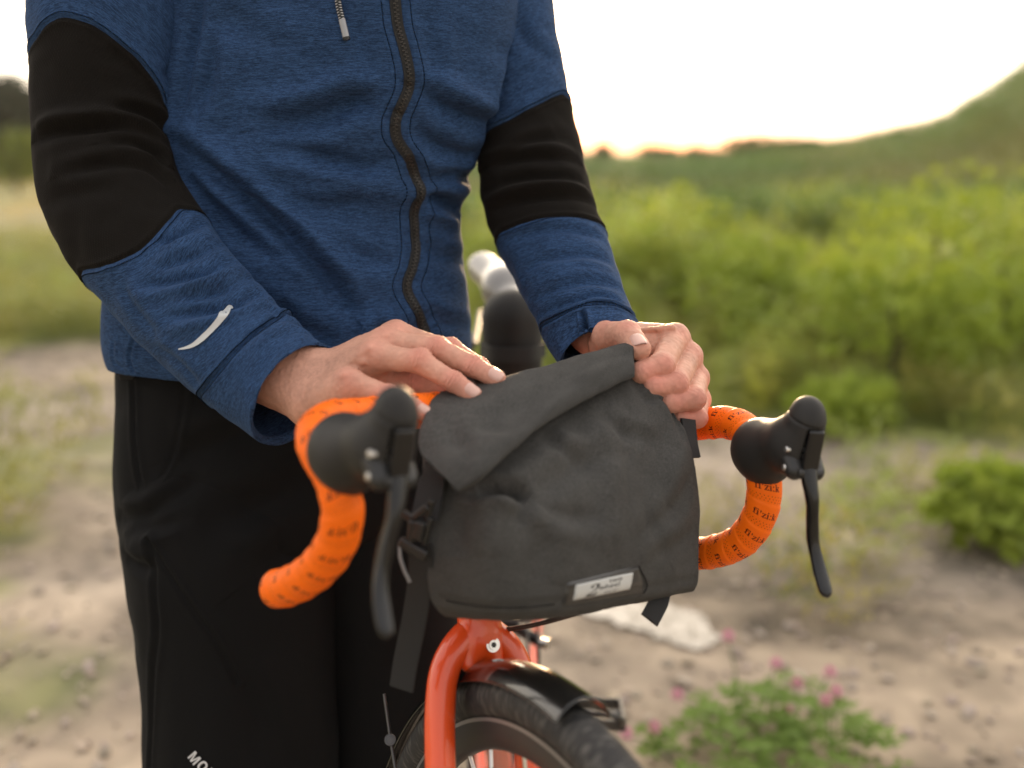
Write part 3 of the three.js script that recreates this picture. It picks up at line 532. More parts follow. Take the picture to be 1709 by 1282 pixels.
// cable, saddle, crank, pedal, derailleur
mesh('brake_cable', pipe(P3([[815, 1052, 0.985], [858, 1049, 0.975], [905, 1040, 0.965], [955, 1026, 0.958], [1010, 1008, 0.965], [1050, 985, 1.0]]), 0.0024, { nu: 10, nv: 50 }), std({ color: lin(0.045, 0.022, 0.014), roughness: 0.4 }), bicycle);
{
  const so = at(842, 482, 1.66);                          // nose of the saddle towards the camera
  const sdl = union([
    { f: cone(V(so.x + 0.010, so.y - 0.010, so.z + 0.05), V(so.x, so.y, so.z), 0.020, 0.027), k: 0.03 }, { f: cone(V(so.x, so.y, so.z), V(so.x - 0.036, so.y + 0.022, so.z - 0.10), 0.024, 0.026), k: 0.03 }, { f: cone(V(so.x, so.y, so.z), V(so.x + 0.036, so.y + 0.022, so.z - 0.10), 0.024, 0.026), k: 0.03 }]);
  const g = new THREE.Group(); g.name = 'saddle'; bicycle.add(g);
  mesh('saddle_cover', nets(sdl, [so.x - 0.11, so.y - 0.06, so.z - 0.17], [so.x + 0.11, so.y + 0.07, so.z + 0.19], 0.004), phys({ color: lin(0.16, 0.15, 0.14), roughness: 0.4, clearcoat: 1, clearcoatRoughness: 0.15 }), g);
  const rails = []; for (const s of [-1, 1]) rails.push(pipe([V(so.x + s * 0.012, so.y - 0.02, so.z + 0.1), V(so.x + s * 0.022, so.y - 0.045, so.z + 0.03), V(so.x + s * 0.022, so.y - 0.045, so.z - 0.05), V(so.x + s * 0.04, so.y - 0.01, so.z - 0.12)], 0.0036, { nu: 8, nv: 24 }));
  mesh('saddle_rail', mergeGeometries(rails), MAT.silver, g);
  mesh('seat_post', rod(V(so.x, so.y - 0.04, so.z - 0.01), seatC, 0.0138), MAT.silver, bicycle);
  const rack = new THREE.Group(); rack.name = 'rear_rack'; bicycle.add(rack);
  for (const [dx, dz] of [[-0.075, -0.14], [0.06, -0.14]]) mesh('rack_strut', rod(V(so.x + dx * 0.8, so.y - 0.1, so.z - 0.16), V(rearA.x + dx, 0.36, rearA.z), 0.006), MAT.rackMetal ??= std({ color: lin(0.10, 0.105, 0.10), roughness: 0.6 }), rack);
  mesh('rack_deck', mergeGeometries([-0.05, 0, 0.05].map((x) => rod(V(so.x + x, so.y - 0.1, so.z - 0.06), V(so.x + x, so.y - 0.1, so.z - 0.42), 0.005))), MAT.rackMetal, rack);
  // crank and pedals
  const ped = at(1030, 1192, 1.62), cr = new THREE.Group(); cr.name = 'crankset'; bicycle.add(cr);
  const cEnd = V(bb.x + 0.085, ped.y, ped.z);
  mesh('crank_arm', sweep([V(bb.x + 0.065, bb.y, bb.z), V(bb.x + 0.075, (bb.y + ped.y) / 2, (bb.z + ped.z) / 2), cEnd], () => 0.012, () => 0.007, V(0, 0.3, 1)), MAT.darkMetal, cr);
  const o2 = V(bb.x - 0.085, 2 * bb.y - ped.y, 2 * bb.z - ped.z);
  mesh('crank_arm', sweep([V(bb.x - 0.065, bb.y, bb.z), V(bb.x - 0.075, (bb.y + o2.y) / 2, (bb.z + o2.z) / 2), o2], () => 0.012, () => 0.007, V(0, 0.3, 1)), MAT.darkMetal, cr);
  const rg = new THREE.TorusGeometry(0.095, 0.005, 8, 60); rg.rotateY(Math.PI / 2); rg.translate(bb.x - 0.045, bb.y, bb.z); mesh('chainring', rg, MAT.darkMetal, cr);
  for (const [c, s] of [[cEnd, 1], [o2, -1]]) {
    const pg = new THREE.Group(); pg.name = 'pedal'; bicycle.add(pg);
    mesh('pedal_axle', rod(c, c.clone().add(V(s * 0.1, 0, 0)), 0.006), MAT.darkMetal, pg);
    const q = c.clone().add(V(s * 0.062, 0, 0));
    mesh('pedal_cage', plain([-1, 1].map((k) => { const b = new RoundedBoxGeometry(0.085, 0.02, 0.006, 2, 0.002); b.translate(q.x, q.y, q.z + k * 0.032); return b; }).concat([-1, 1].map((k) => { const b = new RoundedBoxGeometry(0.006, 0.02, 0.07, 2, 0.002); b.translate(q.x + k * 0.04, q.y, q.z); return b; }))), MAT.darkMetal, pg);
    mesh('toe_loop', pipe([q.clone().add(V(-0.035, 0.0, 0.035)), q.clone().add(V(-0.03, 0.035, 0.075)), q.clone().add(V(0.0, 0.05, 0.085)), q.clone().add(V(0.03, 0.035, 0.075)), q.clone().add(V(0.035, 0.0, 0.035))], 0.0045, { nu: 8, nv: 40 }), MAT.plastic, pg);
  }
  // front derailleur on the seat tube, seen past the fork
  const dr = new THREE.Group(); dr.name = 'front_derailleur'; bicycle.add(dr); const dp = at(889, 1074, 1.58);
  mesh('derailleur_cage', plain([-0.008, 0.008].map((x) => { const b = new RoundedBoxGeometry(0.004, 0.055, 0.09, 2, 0.002); b.rotateX(0.2); b.translate(dp.x + x, dp.y - 0.01, dp.z); return b; })), MAT.plastic, dr);
  mesh('derailleur_link', mergeGeometries([rod(dp.clone().add(V(-0.03, 0.02, -0.02)), dp.clone().add(V(0.015, 0.0, 0)), 0.009), rod(dp.clone().add(V(-0.06, 0.02, -0.03)), dp.clone().add(V(-0.02, 0.02, -0.02)), 0.012)]), MAT.plastic, dr);
  mesh('derailleur_bolt', rod(dp.clone().add(V(0.012, 0.016, 0.03)), dp.clone().add(V(0.022, 0.016, 0.036)), 0.0075), MAT.silver, dr); mesh('derailleur_bolt', rod(dp.clone().add(V(-0.012, -0.022, 0.03)), dp.clone().add(V(-0.004, -0.022, 0.036)), 0.006), MAT.silver, dr);
}
// black bag lashed behind the saddle
{
  const sb = at(856, 560, 1.56), g = union([{ f: cone(V(sb.x, sb.y + 0.022, sb.z), V(sb.x, sb.y - 0.13, sb.z), 0.044, 0.042), k: 0.03 }, { f: cone(V(sb.x, sb.y + 0.02, sb.z - 0.05), V(sb.x, sb.y - 0.12, sb.z - 0.05), 0.044, 0.042), k: 0.03 }]);
  const o = new THREE.Group();
  mesh('bag_body', nets((x, y, z) => g(x, y, z) + 0.004 * noise(x * 25, y * 12, z * 25), [sb.x - 0.09, sb.y - 0.22, sb.z - 0.17], [sb.x + 0.09, sb.y + 0.16, sb.z + 0.09], 0.005), std({ color: lin(0.012, 0.011, 0.010), roughness: 0.8 }), o);
  mesh('bag_strap', ribbon([V(sb.x - 0.048, sb.y - 0.02, sb.z), V(sb.x - 0.026, sb.y - 0.02, sb.z + 0.046), V(sb.x + 0.026, sb.y - 0.02, sb.z + 0.046), V(sb.x + 0.048, sb.y - 0.02, sb.z)], 0.022, 0.003, (t) => V(Math.sin((t - 0.5) * 2.4), 0, Math.cos((t - 0.5) * 2.4))), MAT.webbing, o);
  top(o, 'saddle_bag', 'black upright bag hanging under the pale saddle, seen past the left arm', 'bag');
}

// ---------------------------------------------------------------- the handlebar bag
const bag = new THREE.Group();
top(bag, 'handlebar_bag', 'dark grey canvas roll top bag hanging on the orange handlebar', 'bag');
{
  const rows = [
    [[735, 668, 0.975], [820, 650, 0.978], [905, 630, 0.99], [985, 606, 1.005], [1056, 592, 1.018]],
    [[712, 735, 0.925], [815, 715, 0.918], [920, 695, 0.938], [1025, 668, 0.970], [1106, 650, 1.006]],
    [[716, 815, 0.890], [825, 800, 0.872], [940, 785, 0.896], [1050, 765, 0.940], [1150, 748, 0.995]],
    [[720, 890, 0.872], [830, 880, 0.850], [945, 872, 0.876], [1062, 855, 0.924], [1164, 842, 0.990]],
    [[719, 962, 0.868], [830, 960, 0.846], [945, 948, 0.872], [1062, 930, 0.920], [1163, 918, 0.985]],
    [[728, 1012, 0.872], [838, 1021, 0.854], [950, 1012, 0.880], [1062, 993, 0.926], [1161, 976, 0.986]],
    [[748, 1030, 0.900], [850, 1037, 0.890], [955, 1026, 0.915], [1062, 1007, 0.958], [1152, 985, 1.008]],
    [[758, 1010, 0.965], [855, 1012, 0.965], [955, 1000, 0.985], [1060, 985, 1.02], [1148, 968, 1.05]],
    [[745, 900, 0.985], [850, 890, 0.985], [950, 880, 1.005], [1055, 865, 1.035], [1145, 850, 1.06]],
    [[735, 770, 0.99], [830, 755, 0.99], [930, 740, 1.005], [1035, 715, 1.03], [1110, 700, 1.05]],
    [[742, 680, 0.988], [825, 660, 0.99], [910, 640, 1.002], [988, 614, 1.017], [1056, 600, 1.03]],
  ].map((r) => r.map((q) => arr(at(...q))));
  const cols = [0, 1, 2, 3, 4].map((c) => rows.map((r) => r[c]));
  const mid = (v, closed = true) => { const l = cols.map((c) => spline(c, v, closed)); return l; };
  const s = new Sheet(420, 380, (v, uu) => {
    // uu runs left to right with rounded, gathered ends
    const e = 0.045, t = clamp((uu - e) / (1 - 2 * e), 0, 1), p = spline(mid(v), t), q = V(...p);
    const k = uu < e ? 1 - uu / e : uu > 1 - e ? 1 - (1 - uu) / e : 0;
    if (k > 0) { const c = V(); for (let m = 0; m < 11; m++) c.add(V(...spline(rows[m], t))); c.multiplyScalar(1 / 11); const sh = 1 - Math.sqrt(Math.max(0, 1 - k * k)), out = uu < 0.5 ? -1 : 1; q.lerp(c, sh); q.addScaledVector(r_, out * 0.007 * Math.min(1, k * 1.3) * (1 - sh * 0.6)); }
    return q;
  }, true);
  // closed loop runs top -> front -> bottom -> back; check which side is out
  { const k = s.idx(Math.floor(420 * 3 / 11), 190), n = V(s.n[k], s.n[k + 1], s.n[k + 2]), d = s.pt(k).sub(camera.position); if (n.dot(d) > 0) s.flip(); }
  s.ripple((x, y, z) => 0.0013 * noise(x * 20, y * 7, z * 20) + 0.0006 * noise(x * 46 + 9, y * 22, z * 46) + 0.0003 * noise(x * 130, y * 90, z * 130));
  s.fold([
    { l: [[792, 822], [828, 815], [862, 818], [884, 832]], a: -19, w: 7, r: 0.45, s: -1 },
    { l: [[850, 826], [868, 850], [872, 880]], a: -5.4, w: 8, r: 0.7, s: 1 },
    { l: [[884, 832], [930, 800], [985, 770], [1030, 755]], a: -5.4, w: 11, r: 0.9, s: 1 },
    { l: [[776, 840], [766, 880], [764, 930]], a: -5.4, w: 12, r: 0.6, s: 1 },
    { l: [[1058, 628], [1080, 664], [1104, 690], [1122, 712]], a: -4.5, w: 6, r: 0.8, s: 1 },
    { l: [[1075, 640], [1112, 668], [1130, 700], [1138, 730]], a: -4, w: 5, r: 0.6, s: -1 },
    { l: [[1120, 715], [1100, 770], [1092, 830]], a: -5.4, w: 12, r: 0.8, s: 1 },
    { l: [[960, 700], [985, 760], [990, 830], [970, 900]], a: -4.5, w: 15, r: 0.8, s: 1 },
    { l: [[1035, 700], [1050, 770], [1045, 850]], a: -3.96, w: 14, r: 0.8, s: -1 },
    { l: [[880, 850], [900, 910], [890, 970]], a: -3.96, w: 14, r: 0.8, s: 1 },
    { l: [[1150, 800], [1120, 850], [1060, 900]], a: -3, w: 8, r: 0.7, s: 1 },
    { l: [[1164, 880], [1140, 905], [1095, 930]], a: -2.4, w: 8, r: 0.7, s: -1 },
    { l: [[905, 722], [935, 752], [975, 772]], a: -5, w: 8, r: 0.8, s: 1 },
    { l: [[1000, 690], [1040, 720], [1100, 735]], a: -4, w: 8, r: 0.8, s: 1 },
    { l: [[880, 835], [940, 860], [1010, 862]], a: -3.5, w: 8, r: 0.8, s: -1 },
    { l: [[1090, 720], [1075, 790], [1085, 860], [1110, 920]], a: -3, w: 9, r: 0.8, s: 1 },
    { l: [[735, 1000], [850, 1012], [950, 1003], [1062, 984], [1158, 966]], a: -1.0, w: 4, r: 0.8, s: 0, flat: 1 },
  ]);
  mesh('bag_body', s.geometry({ swap: true }), MAT.canvas, bag);
  const frontUV = (px, py) => s.inv(px, py);
  // label patch with its printed plate near the lower right
  const patchOn = (corners, nu, nv, lift, thick) => {       // four pixel corners tl, tr, br, bl -> a thin plate lying on the front
    const q = corners.map((c) => s.inv(...c)), P = [], UV = [], I = [];
    const pos = (a, b, l) => { const e = [0, 1].map((k) => lerp(lerp(q[0][k], q[1][k], a), lerp(q[3][k], q[2][k], a), b)); return s.sample(...e).addScaledVector(s.normalAt(...e), l); };
    for (let j = 0; j <= nv; j++) for (let i = 0; i <= nu; i++) { const ed = Math.min(i, nu - i, j, nv - j) === 0; P.push(...arr(pos(i / nu, j / nv, ed ? -0.001 : lift))); UV.push((Math.max(0, Math.min(nu - 2, i - 1))) / (nu - 2), 1 - (Math.max(0, Math.min(nv - 2, j - 1))) / (nv - 2)); }
    const c = nu + 1; for (let j = 0; j < nv; j++) for (let i = 0; i < nu; i++) { const k = j * c + i; I.push(k, k + c, k + 1, k + 1, k + c, k + c + 1); }
    const g = new THREE.BufferGeometry(); g.setAttribute('position', new THREE.Float32BufferAttribute(P, 3)); g.setAttribute('uv', new THREE.Float32BufferAttribute(UV, 2)); g.setIndex(I); g.computeVertexNormals(); return g;
  };
  const c = document.createElement('canvas'); c.width = 640; c.height = 256; const g = c.getContext('2d');
  g.fillStyle = '#d8d9d6'; g.fillRect(0, 0, 640, 256);
  g.fillStyle = '#26262a'; g.font = 'italic bold 240px serif'; g.textAlign = 'left'; g.textBaseline = 'middle'; g.fillText('2', 120, 140);
  g.fillRect(120, 226, 110, 10); g.font = 'bold 84px sans-serif'; g.fillText('two', 370, 48); g.fillText('wheel', 262, 126); g.font = '84px sans-serif'; g.fillStyle = '#77777b'; g.fillText('gear', 330, 204);
  const t = new THREE.CanvasTexture(c); t.colorSpace = THREE.SRGBColorSpace;
  const frame = mesh('label_frame', patchOn([[945, 972], [1068, 943], [1080, 990], [936, 1012]], 30, 16, 0.0016), phys({ color: lin(0.028, 0.027, 0.026), roughness: 0.3, clearcoat: 0.4 }), bag);
  mesh('label_plate', patchOn([[957, 974], [1057, 953], [1050, 982], [951, 1001]], 30, 14, 0.0026), phys({ map: t, roughness: 0.35, color: lin(0.8, 0.8, 0.8) }), frame);
  for (const p of [[[1064, 944], [1078, 976], [1072, 990]]]) mesh('label_stitch', pipe(p.map((q) => { const e = s.inv(...q); return s.sample(...e).addScaledVector(s.normalAt(...e), 0.0018); }), 0.0007, { nu: 6, nv: 30 }), MAT.webbing, frame);
  // the rolled top, laid over to the front
  const fr = [
    [[748, 700, 0.978], [835, 668, 0.985], [925, 638, 0.997], [1000, 606, 1.012], [1056, 596, 1.026]],
    [[744, 668, 0.985], [838, 640, 0.99], [926, 612, 1.004], [1000, 588, 1.02], [1056, 578, 1.032]],
    [[728, 657, 0.955], [832, 631, 0.962], [926, 604, 0.984], [1000, 583, 1.000], [1054, 572, 1.014]],
    [[712, 692, 0.918], [820, 664, 0.926], [922, 625, 0.955], [1000, 594, 0.979], [1056, 580, 0.998]],
    [[699, 752, 0.880], [806, 720, 0.886], [908, 666, 0.919], [988, 624, 0.952], [1056, 601, 0.982]],
    [[737, 791, 0.850], [806, 762, 0.855], [898, 697, 0.894], [978, 649, 0.938], [1056, 616, 0.974]],
    [[764, 822, 0.838], [806, 794, 0.845], [888, 724, 0.886], [968, 673, 0.933], [1056, 628, 0.974]],
    [[772, 811, 0.866], [814, 784, 0.874], [896, 714, 0.913], [972, 665, 0.956], [1056, 622, 0.992]],
    [[758, 790, 0.900], [812, 765, 0.905], [902, 700, 0.938], [978, 655, 0.972], [1056, 615, 1.002]],
    [[750, 740, 0.940], [825, 712, 0.945], [912, 668, 0.968], [988, 628, 0.992], [1056, 606, 1.012]],
  ].map((r) => r.map((q) => arr(at(...q))));
  const fc = [0, 1, 2, 3, 4].map((k) => fr.map((r) => r[k])), fn = fr.length;
  const w = new Sheet(300, 300, (v, uu) => {
    const e = 0.02, tt = clamp((uu - e) / (1 - 2 * e), 0, 1), p = V(...spline(fc.map((c2) => spline(c2, v, true)), tt)), k = uu < e ? 1 - uu / e : uu > 1 - e ? 1 - (1 - uu) / e : 0;
    if (k > 0) { const cc = V(); for (const r of fr) cc.add(V(...spline(r, tt))); cc.multiplyScalar(1 / fn); p.lerp(cc, (1 - Math.sqrt(Math.max(0, 1 - k * k))) * 0.98); }
    return p;
  }, true);
  { const k = w.idx(Math.floor(300 * 0.45), 150), n = V(w.n[k], w.n[k + 1], w.n[k + 2]); if (n.dot(w.pt(k).sub(camera.position)) > 0) w.flip(); }
  w.ripple((x, y, z) => 0.0018 * noise(x * 24, y * 24, z * 24) + 0.0008 * noise(x * 70, y * 60, z * 70));
  w.fold([
    { l: [[1046, 592], [960, 632], [880, 672], [800, 725], [740, 760]], a: -1.2, w: 15, r: 0.9, s: 1 },
    { l: [[760, 690], [820, 690], [900, 668]], a: -1.4, w: 10, r: 0.8, s: 1 },
    { l: [[800, 700], [850, 715], [905, 690]], a: -2.0, w: 9, r: 0.9, s: -1 },
    { l: [[745, 700], [760, 740], [790, 772]], a: -2.2, w: 9, r: 0.9, s: 1 },
    { l: [[1052, 590], [1010, 600], [960, 622]], a: -1.8, w: 7, r: 0.9, s: 1 },
    { l: [[1054, 608], [1020, 618], [975, 645]], a: -1.5, w: 6, r: 0.9, s: -1 },
  ]);
  const roll = mesh('roll_top', w.geometry({ swap: true }), MAT.canvas, bag), thread = std({ color: lin(0.040, 0.039, 0.037), roughness: 0.8 });
  stitches('stitching', s, uvLine(s, [[745, 1002], [850, 1014], [930, 1008]]), thread, bag);
  // side panel at the left, straps and buckles
  const face = V(-0.35, 0.1, 0.93);
  const strapTo = (name, pts, wd, th = 0.0022, fc2 = face) => mesh(name, ribbon(P3(pts), wd, th, fc2), MAT.webbing, bag);
  strapTo('side_strap', [[722, 765, 0.905], [722, 790, 0.888], [716, 830, 0.876], [708, 870, 0.868]], 0.025);
  strapTo('hanging_strap', [[700, 905, 0.866], [703, 950, 0.872], [692, 1030, 0.885], [676, 1110, 0.895], [670, 1150, 0.898]], 0.0225);
  strapTo('pull_tab', [[1148, 700, 1.01], [1151, 725, 1.005], [1155, 748, 0.999], [1159, 764, 0.996]], (t) => lerp(0.0175, 0.0135, t), 0.003, V(0.5, 0.2, 0.84));
  strapTo('pull_tab', [[1104, 985, 0.975], [1100, 1003, 0.966], [1092, 1020, 0.958], [1084, 1035, 0.952]], 0.0185, 0.003, V(0.1, 0.3, 0.94));
  const bk = new THREE.Group(); bk.name = 'buckle'; bag.add(bk);
  const bx = (px, py, d, w2, h2, t2, rz) => { const b = new RoundedBoxGeometry(w2, h2, t2, 3, Math.min(w2, h2, t2) * 0.35); b.rotateZ(rz); b.rotateY(-0.35); b.translate(...arr(at(px, py, d))); return b; };
  mesh('buckle_frame', plain([bx(694, 868, 0.862, 0.026, 0.007, 0.006, -0.35), bx(686, 893, 0.862, 0.006, 0.026, 0.006, -0.1), bx(712, 890, 0.862, 0.006, 0.030, 0.006, -0.25), bx(690, 916, 0.862, 0.027, 0.009, 0.007, -0.4)]), MAT.plastic, bk);
  mesh('buckle_prong', plain([bx(701, 856, 0.858, 0.02, 0.006, 0.005, 0.75), bx(717, 850, 0.858, 0.006, 0.018, 0.005, -0.3), bx(699, 886, 0.858, 0.009, 0.016, 0.006, -0.2)]), MAT.plastic, bk);
  const cd = P3([[667, 912, 0.864], [668, 930, 0.862], [674, 950, 0.862], [684, 972, 0.864]]);
  mesh('reflective_cord', pipe(cd, 0.0014, { nu: 8, nv: 60, ridges: (s2, i) => 0.0003 * Math.sin(s2 * 3000 + i * 6.28) }), std({ color: lin(0.22, 0.22, 0.22), roughness: 0.5 }), bag);
}
// ---------------------------------------------------------------- the person
const person = new THREE.Group();
top(person, 'person', 'person in blue and black zip jacket and black trousers rolling the bag shut', 'person');
const skinC = [0.60, 0.322, 0.232];
// ---- hands: joints [px, py, depth, radius mm]
const J = (q) => ({ p: at(q[0], q[1], q[2]), r: q[3] / 1000 });
function chain(list, k = 0.004) { const j = list.map(J), out = []; for (let i = 0; i < j.length - 1; i++) out.push({ f: cone(j[i].p, j[i + 1].p, j[i].r, j[i + 1].r), k }); return { j, out }; }
function handSdf({ palm, fingers, dorsal, tendons = [], wrinkles = 1.5, fuse = 0.011, web = 0.0018 }) {
  const pj = palm.map(([a, b, k = 0.012]) => ({ f: cone(J(a).p, J(b).p, a[3] / 1000, b[3] / 1000), k })), P = union(pj);
  const F = fingers.map((f) => chain(f.joints ?? f)), FS = F.map((f) => union(f.out));
  const T = tendons.map(([a, b]) => ({ f: cone(J(a).p, J(b).p, a[3] / 1000, b[3] / 1000), k: 0.005 }));
  const W = [];
  F.forEach((f, n) => f.j.forEach((q, i) => { if (i === 0 || i === f.j.length - 1) return; const t = f.j[i + 1].p.clone().sub(f.j[i - 1].p).normalize(), dn = dorsal[n].clone().addScaledVector(t, -dorsal[n].dot(t)).normalize(); W.push({ p: q.p, t, dn, r: q.r, big: i === 1 }); }));
  const cen = F.map((f) => { const b = new THREE.Box3(); f.j.forEach((q) => b.expandByPoint(q.p)); const s = new THREE.Sphere(); b.getBoundingSphere(s); return [s.center.x, s.center.y, s.center.z, s.radius + 0.02]; });
  return (x, y, z) => {
    const p = P(x, y, z); let d = p;
    for (let i = 0; i < FS.length; i++) {
      const c = cen[i], far = Math.hypot(x - c[0], y - c[1], z - c[2]) - c[3]; if (far > 0.02) continue;
      d = smin(d, smin(p, FS[i](x, y, z), fuse), web);
    }
    if (d > 0.02 || d < -0.02) return d;
    for (const t of T) d = smin(d, t.f(x, y, z), t.k);
    for (const w of W) {
      const a = x - w.p.x, b = y - w.p.y, c = z - w.p.z, s = a * w.t.x + b * w.t.y + c * w.t.z; if (Math.abs(s) > 0.012) continue;
      const h = (a * w.dn.x + b * w.dn.y + c * w.dn.z) / w.r; if (h < 0.1 || a * a + b * b + c * c > 4 * w.r * w.r) continue;
      const g = sstep(0.1, 0.75, h);
      d += wrinkles * g * (0.00036 * Math.cos(s * 2 * Math.PI / 0.0034 + noise(a * 200, b * 200, c * 200)) * Math.exp(-((s / 0.0048) ** 2)) - 0.0007 * Math.exp(-((s / 0.0065) ** 2)) * (w.big ? 1 : 0.5));
    }
    return d + 0.00030 * noise(x * 330, y * 330, z * 330) + 0.0005 * noise(x * 75, y * 75, z * 75);
  };
}
function skinColor(reds, hair) {
  return (x, y, z) => {
    let t = 0.10 * noise(x * 60, y * 60, z * 60) + 0.07 * noise(x * 190, y * 190, z * 190) + 0.06 * noise(x * 600, y * 600, z * 600), red = 0;
    for (const q of reds) { const e = ((x - q.p.x) ** 2 + (y - q.p.y) ** 2 + (z - q.p.z) ** 2) / (q.s * q.s); if (e < 6) red += q.a * Math.exp(-e); }
    let h = 0; if (hair) { const e = ((x - hair.p.x) ** 2 + (y - hair.p.y) ** 2 + (z - hair.p.z) ** 2) / (hair.s * hair.s); h = Math.exp(-e) * (0.16 + 0.16 * sstep(-0.1, 0.7, noise(x * 300 + y * 520, y * 300 - x * 520, z * 420))); }
    red = Math.min(1, red); const b = (1 + t) * (1 - h);
    return [skinC[0] * b * (1 + 0.06 * red), skinC[1] * b * (1 - 0.24 * red), skinC[2] * b * (1 - 0.20 * red)];
  };
}
const up = V(0, 1, 0), toCam = V(0, 0.15, 1).normalize();
const handR = {
  palm: [
    [[420, 578, 1.03, 27], [524, 628, 1.005, 26]], [[445, 630, 1.02, 26], [515, 664, 0.992, 24]],
    [[535, 630, 1.008, 20], [660, 560, 1.005, 12.5]], [[528, 640, 1.0, 18.5], [642, 572, 0.986, 13]], [[522, 655, 0.992, 18], [622, 594, 0.966, 12.8]], [[516, 672, 0.984, 18], [580, 638, 0.946, 12]],
    [[522, 682, 0.984, 17], [572, 656, 0.95, 12.5]], [[560, 640, 0.99, 15], [625, 610, 0.985, 14]],
  ],
  fingers: [
    [[660, 560, 1.005, 12.5], [752, 584, 1.0, 10.2], [800, 613, 0.992, 8.8], [826, 636, 0.985, 7.8]],
    [[642, 573, 0.986, 12.6], [731, 583, 0.972, 10.6], [790, 612, 0.962, 9.3], [829, 633, 0.956, 8.3]],
    [[622, 595, 0.966, 12.2], [700, 603, 0.953, 10.4], [757, 638, 0.945, 9.0], [789, 659, 0.940, 8.2]],
    [[580, 639, 0.946, 11.6], [650, 661, 0.934, 9.0], [687, 679, 0.929, 7.9], [709, 690, 0.927, 7.2]],
    [[560, 656, 1.0, 17], [622, 645, 0.996, 14], [690, 642, 0.992, 12.6], [742, 650, 0.988, 11]],
  ],
};
const dN = V(0.12, 0.72, 0.68).normalize();
handR.dorsal = [dN, dN, dN, dN, V(0.1, 0.5, 0.85).normalize()];
handR.tendons = [
  [[560, 608, 0.988, 2.4], [655, 549, 0.993, 3.0]], [[556, 617, 0.978, 2.6], [638, 561, 0.973, 3.2]], [[552, 632, 0.968, 2.4], [616, 582, 0.953, 3.2]], [[544, 655, 0.962, 2.2], [574, 627, 0.935, 2.8]],
  [[545, 628, 0.974, 1.6], [590, 596, 0.962, 1.4]], [[590, 596, 0.962, 1.4], [608, 604, 0.952, 1.2]], [[535, 660, 0.966, 1.4], [560, 640, 0.952, 1.2]],
];
const handL = {
  wrinkles: 0.4, fuse: 0.007, web: 0.0011,
  palm: [
    [[972, 515, 1.155, 20], [1012, 570, 1.125, 21]], [[984, 520, 1.155, 20], [1024, 592, 1.125, 19]],
    [[1018, 565, 1.12, 18], [1128, 563, 1.062, 12.5]], [[1024, 585, 1.12, 18], [1150, 595, 1.062, 12.2]], [[1028, 600, 1.12, 18], [1162, 631, 1.064, 11.8]], [[1032, 615, 1.12, 17], [1166, 668, 1.072, 11]],
    [[1018, 580, 1.11, 18], [1004, 574, 1.085, 14]], [[1050, 575, 1.09, 14], [1100, 585, 1.06, 13]], [[1080, 610, 1.075, 14], [1140, 650, 1.06, 13]],
  ],
  fingers: [
    [[1127, 564, 1.062, 13.6], [1104, 611, 1.010, 12.2], [1070, 622, 1.003, 10.4], [1050, 624, 1.02, 9]],
    [[1150, 595, 1.062, 12.9], [1128, 640, 1.010, 11.9], [1090, 646, 1.003, 10.2], [1070, 650, 1.03, 9]],
    [[1161, 631, 1.064, 12.2], [1158, 665, 1.013, 11.2], [1119, 672, 1.008, 9.7], [1098, 676, 1.035, 8.6]],
    [[1166, 668, 1.072, 11], [1163, 698, 1.028, 9.8], [1134, 697, 1.020, 8.8], [1112, 698, 1.04, 8]],
    [[1012, 580, 1.095, 16], [1012, 561, 1.066, 14.2], [1046, 558, 1.032, 13.4], [1065, 582, 1.008, 12.0]],
  ],
};
const dL = V(0.55, 0.55, 0.6).normalize();
handL.dorsal = [V(0.35, 0.45, 0.8).normalize(), V(0.45, 0.35, 0.8).normalize(), V(0.6, 0.2, 0.75).normalize(), V(0.75, 0.1, 0.65).normalize(), V(0.25, 0.75, 0.6).normalize()];
handL.tendons = [[[1060, 552, 1.075, 2], [1122, 547, 1.045, 3]]];
const box = (h, grow) => { const b = new THREE.Box3(); for (const c of [...h.palm.flatMap((q) => [q[0], q[1]]), ...h.fingers.flat()]) b.expandByPoint(at(c[0], c[1], c[2])); return b.expandByScalar(grow); };
function handGeo(h, reds, hair) { const b = box(h, 0.03); return nets(handSdf(h), arr(b.min), arr(b.max), 0.0014, skinColor(reds, hair)); }
const redsOf = (h, s = 0.012, a = 0.7) => h.fingers.flatMap((f, n) => f.map((q, i) => ({ p: at(q[0], q[1], q[2]).addScaledVector(h.dorsal[n], q[3] / 1000), s: i === 3 ? 0.009 : s, a: i === 0 ? a * 0.6 : i === 3 ? a * 0.9 : a })));
const gR = handGeo(handR, redsOf(handR), { p: at(545, 632, 0.975), s: 0.035 }), gL = handGeo(handL, redsOf(handL), null);
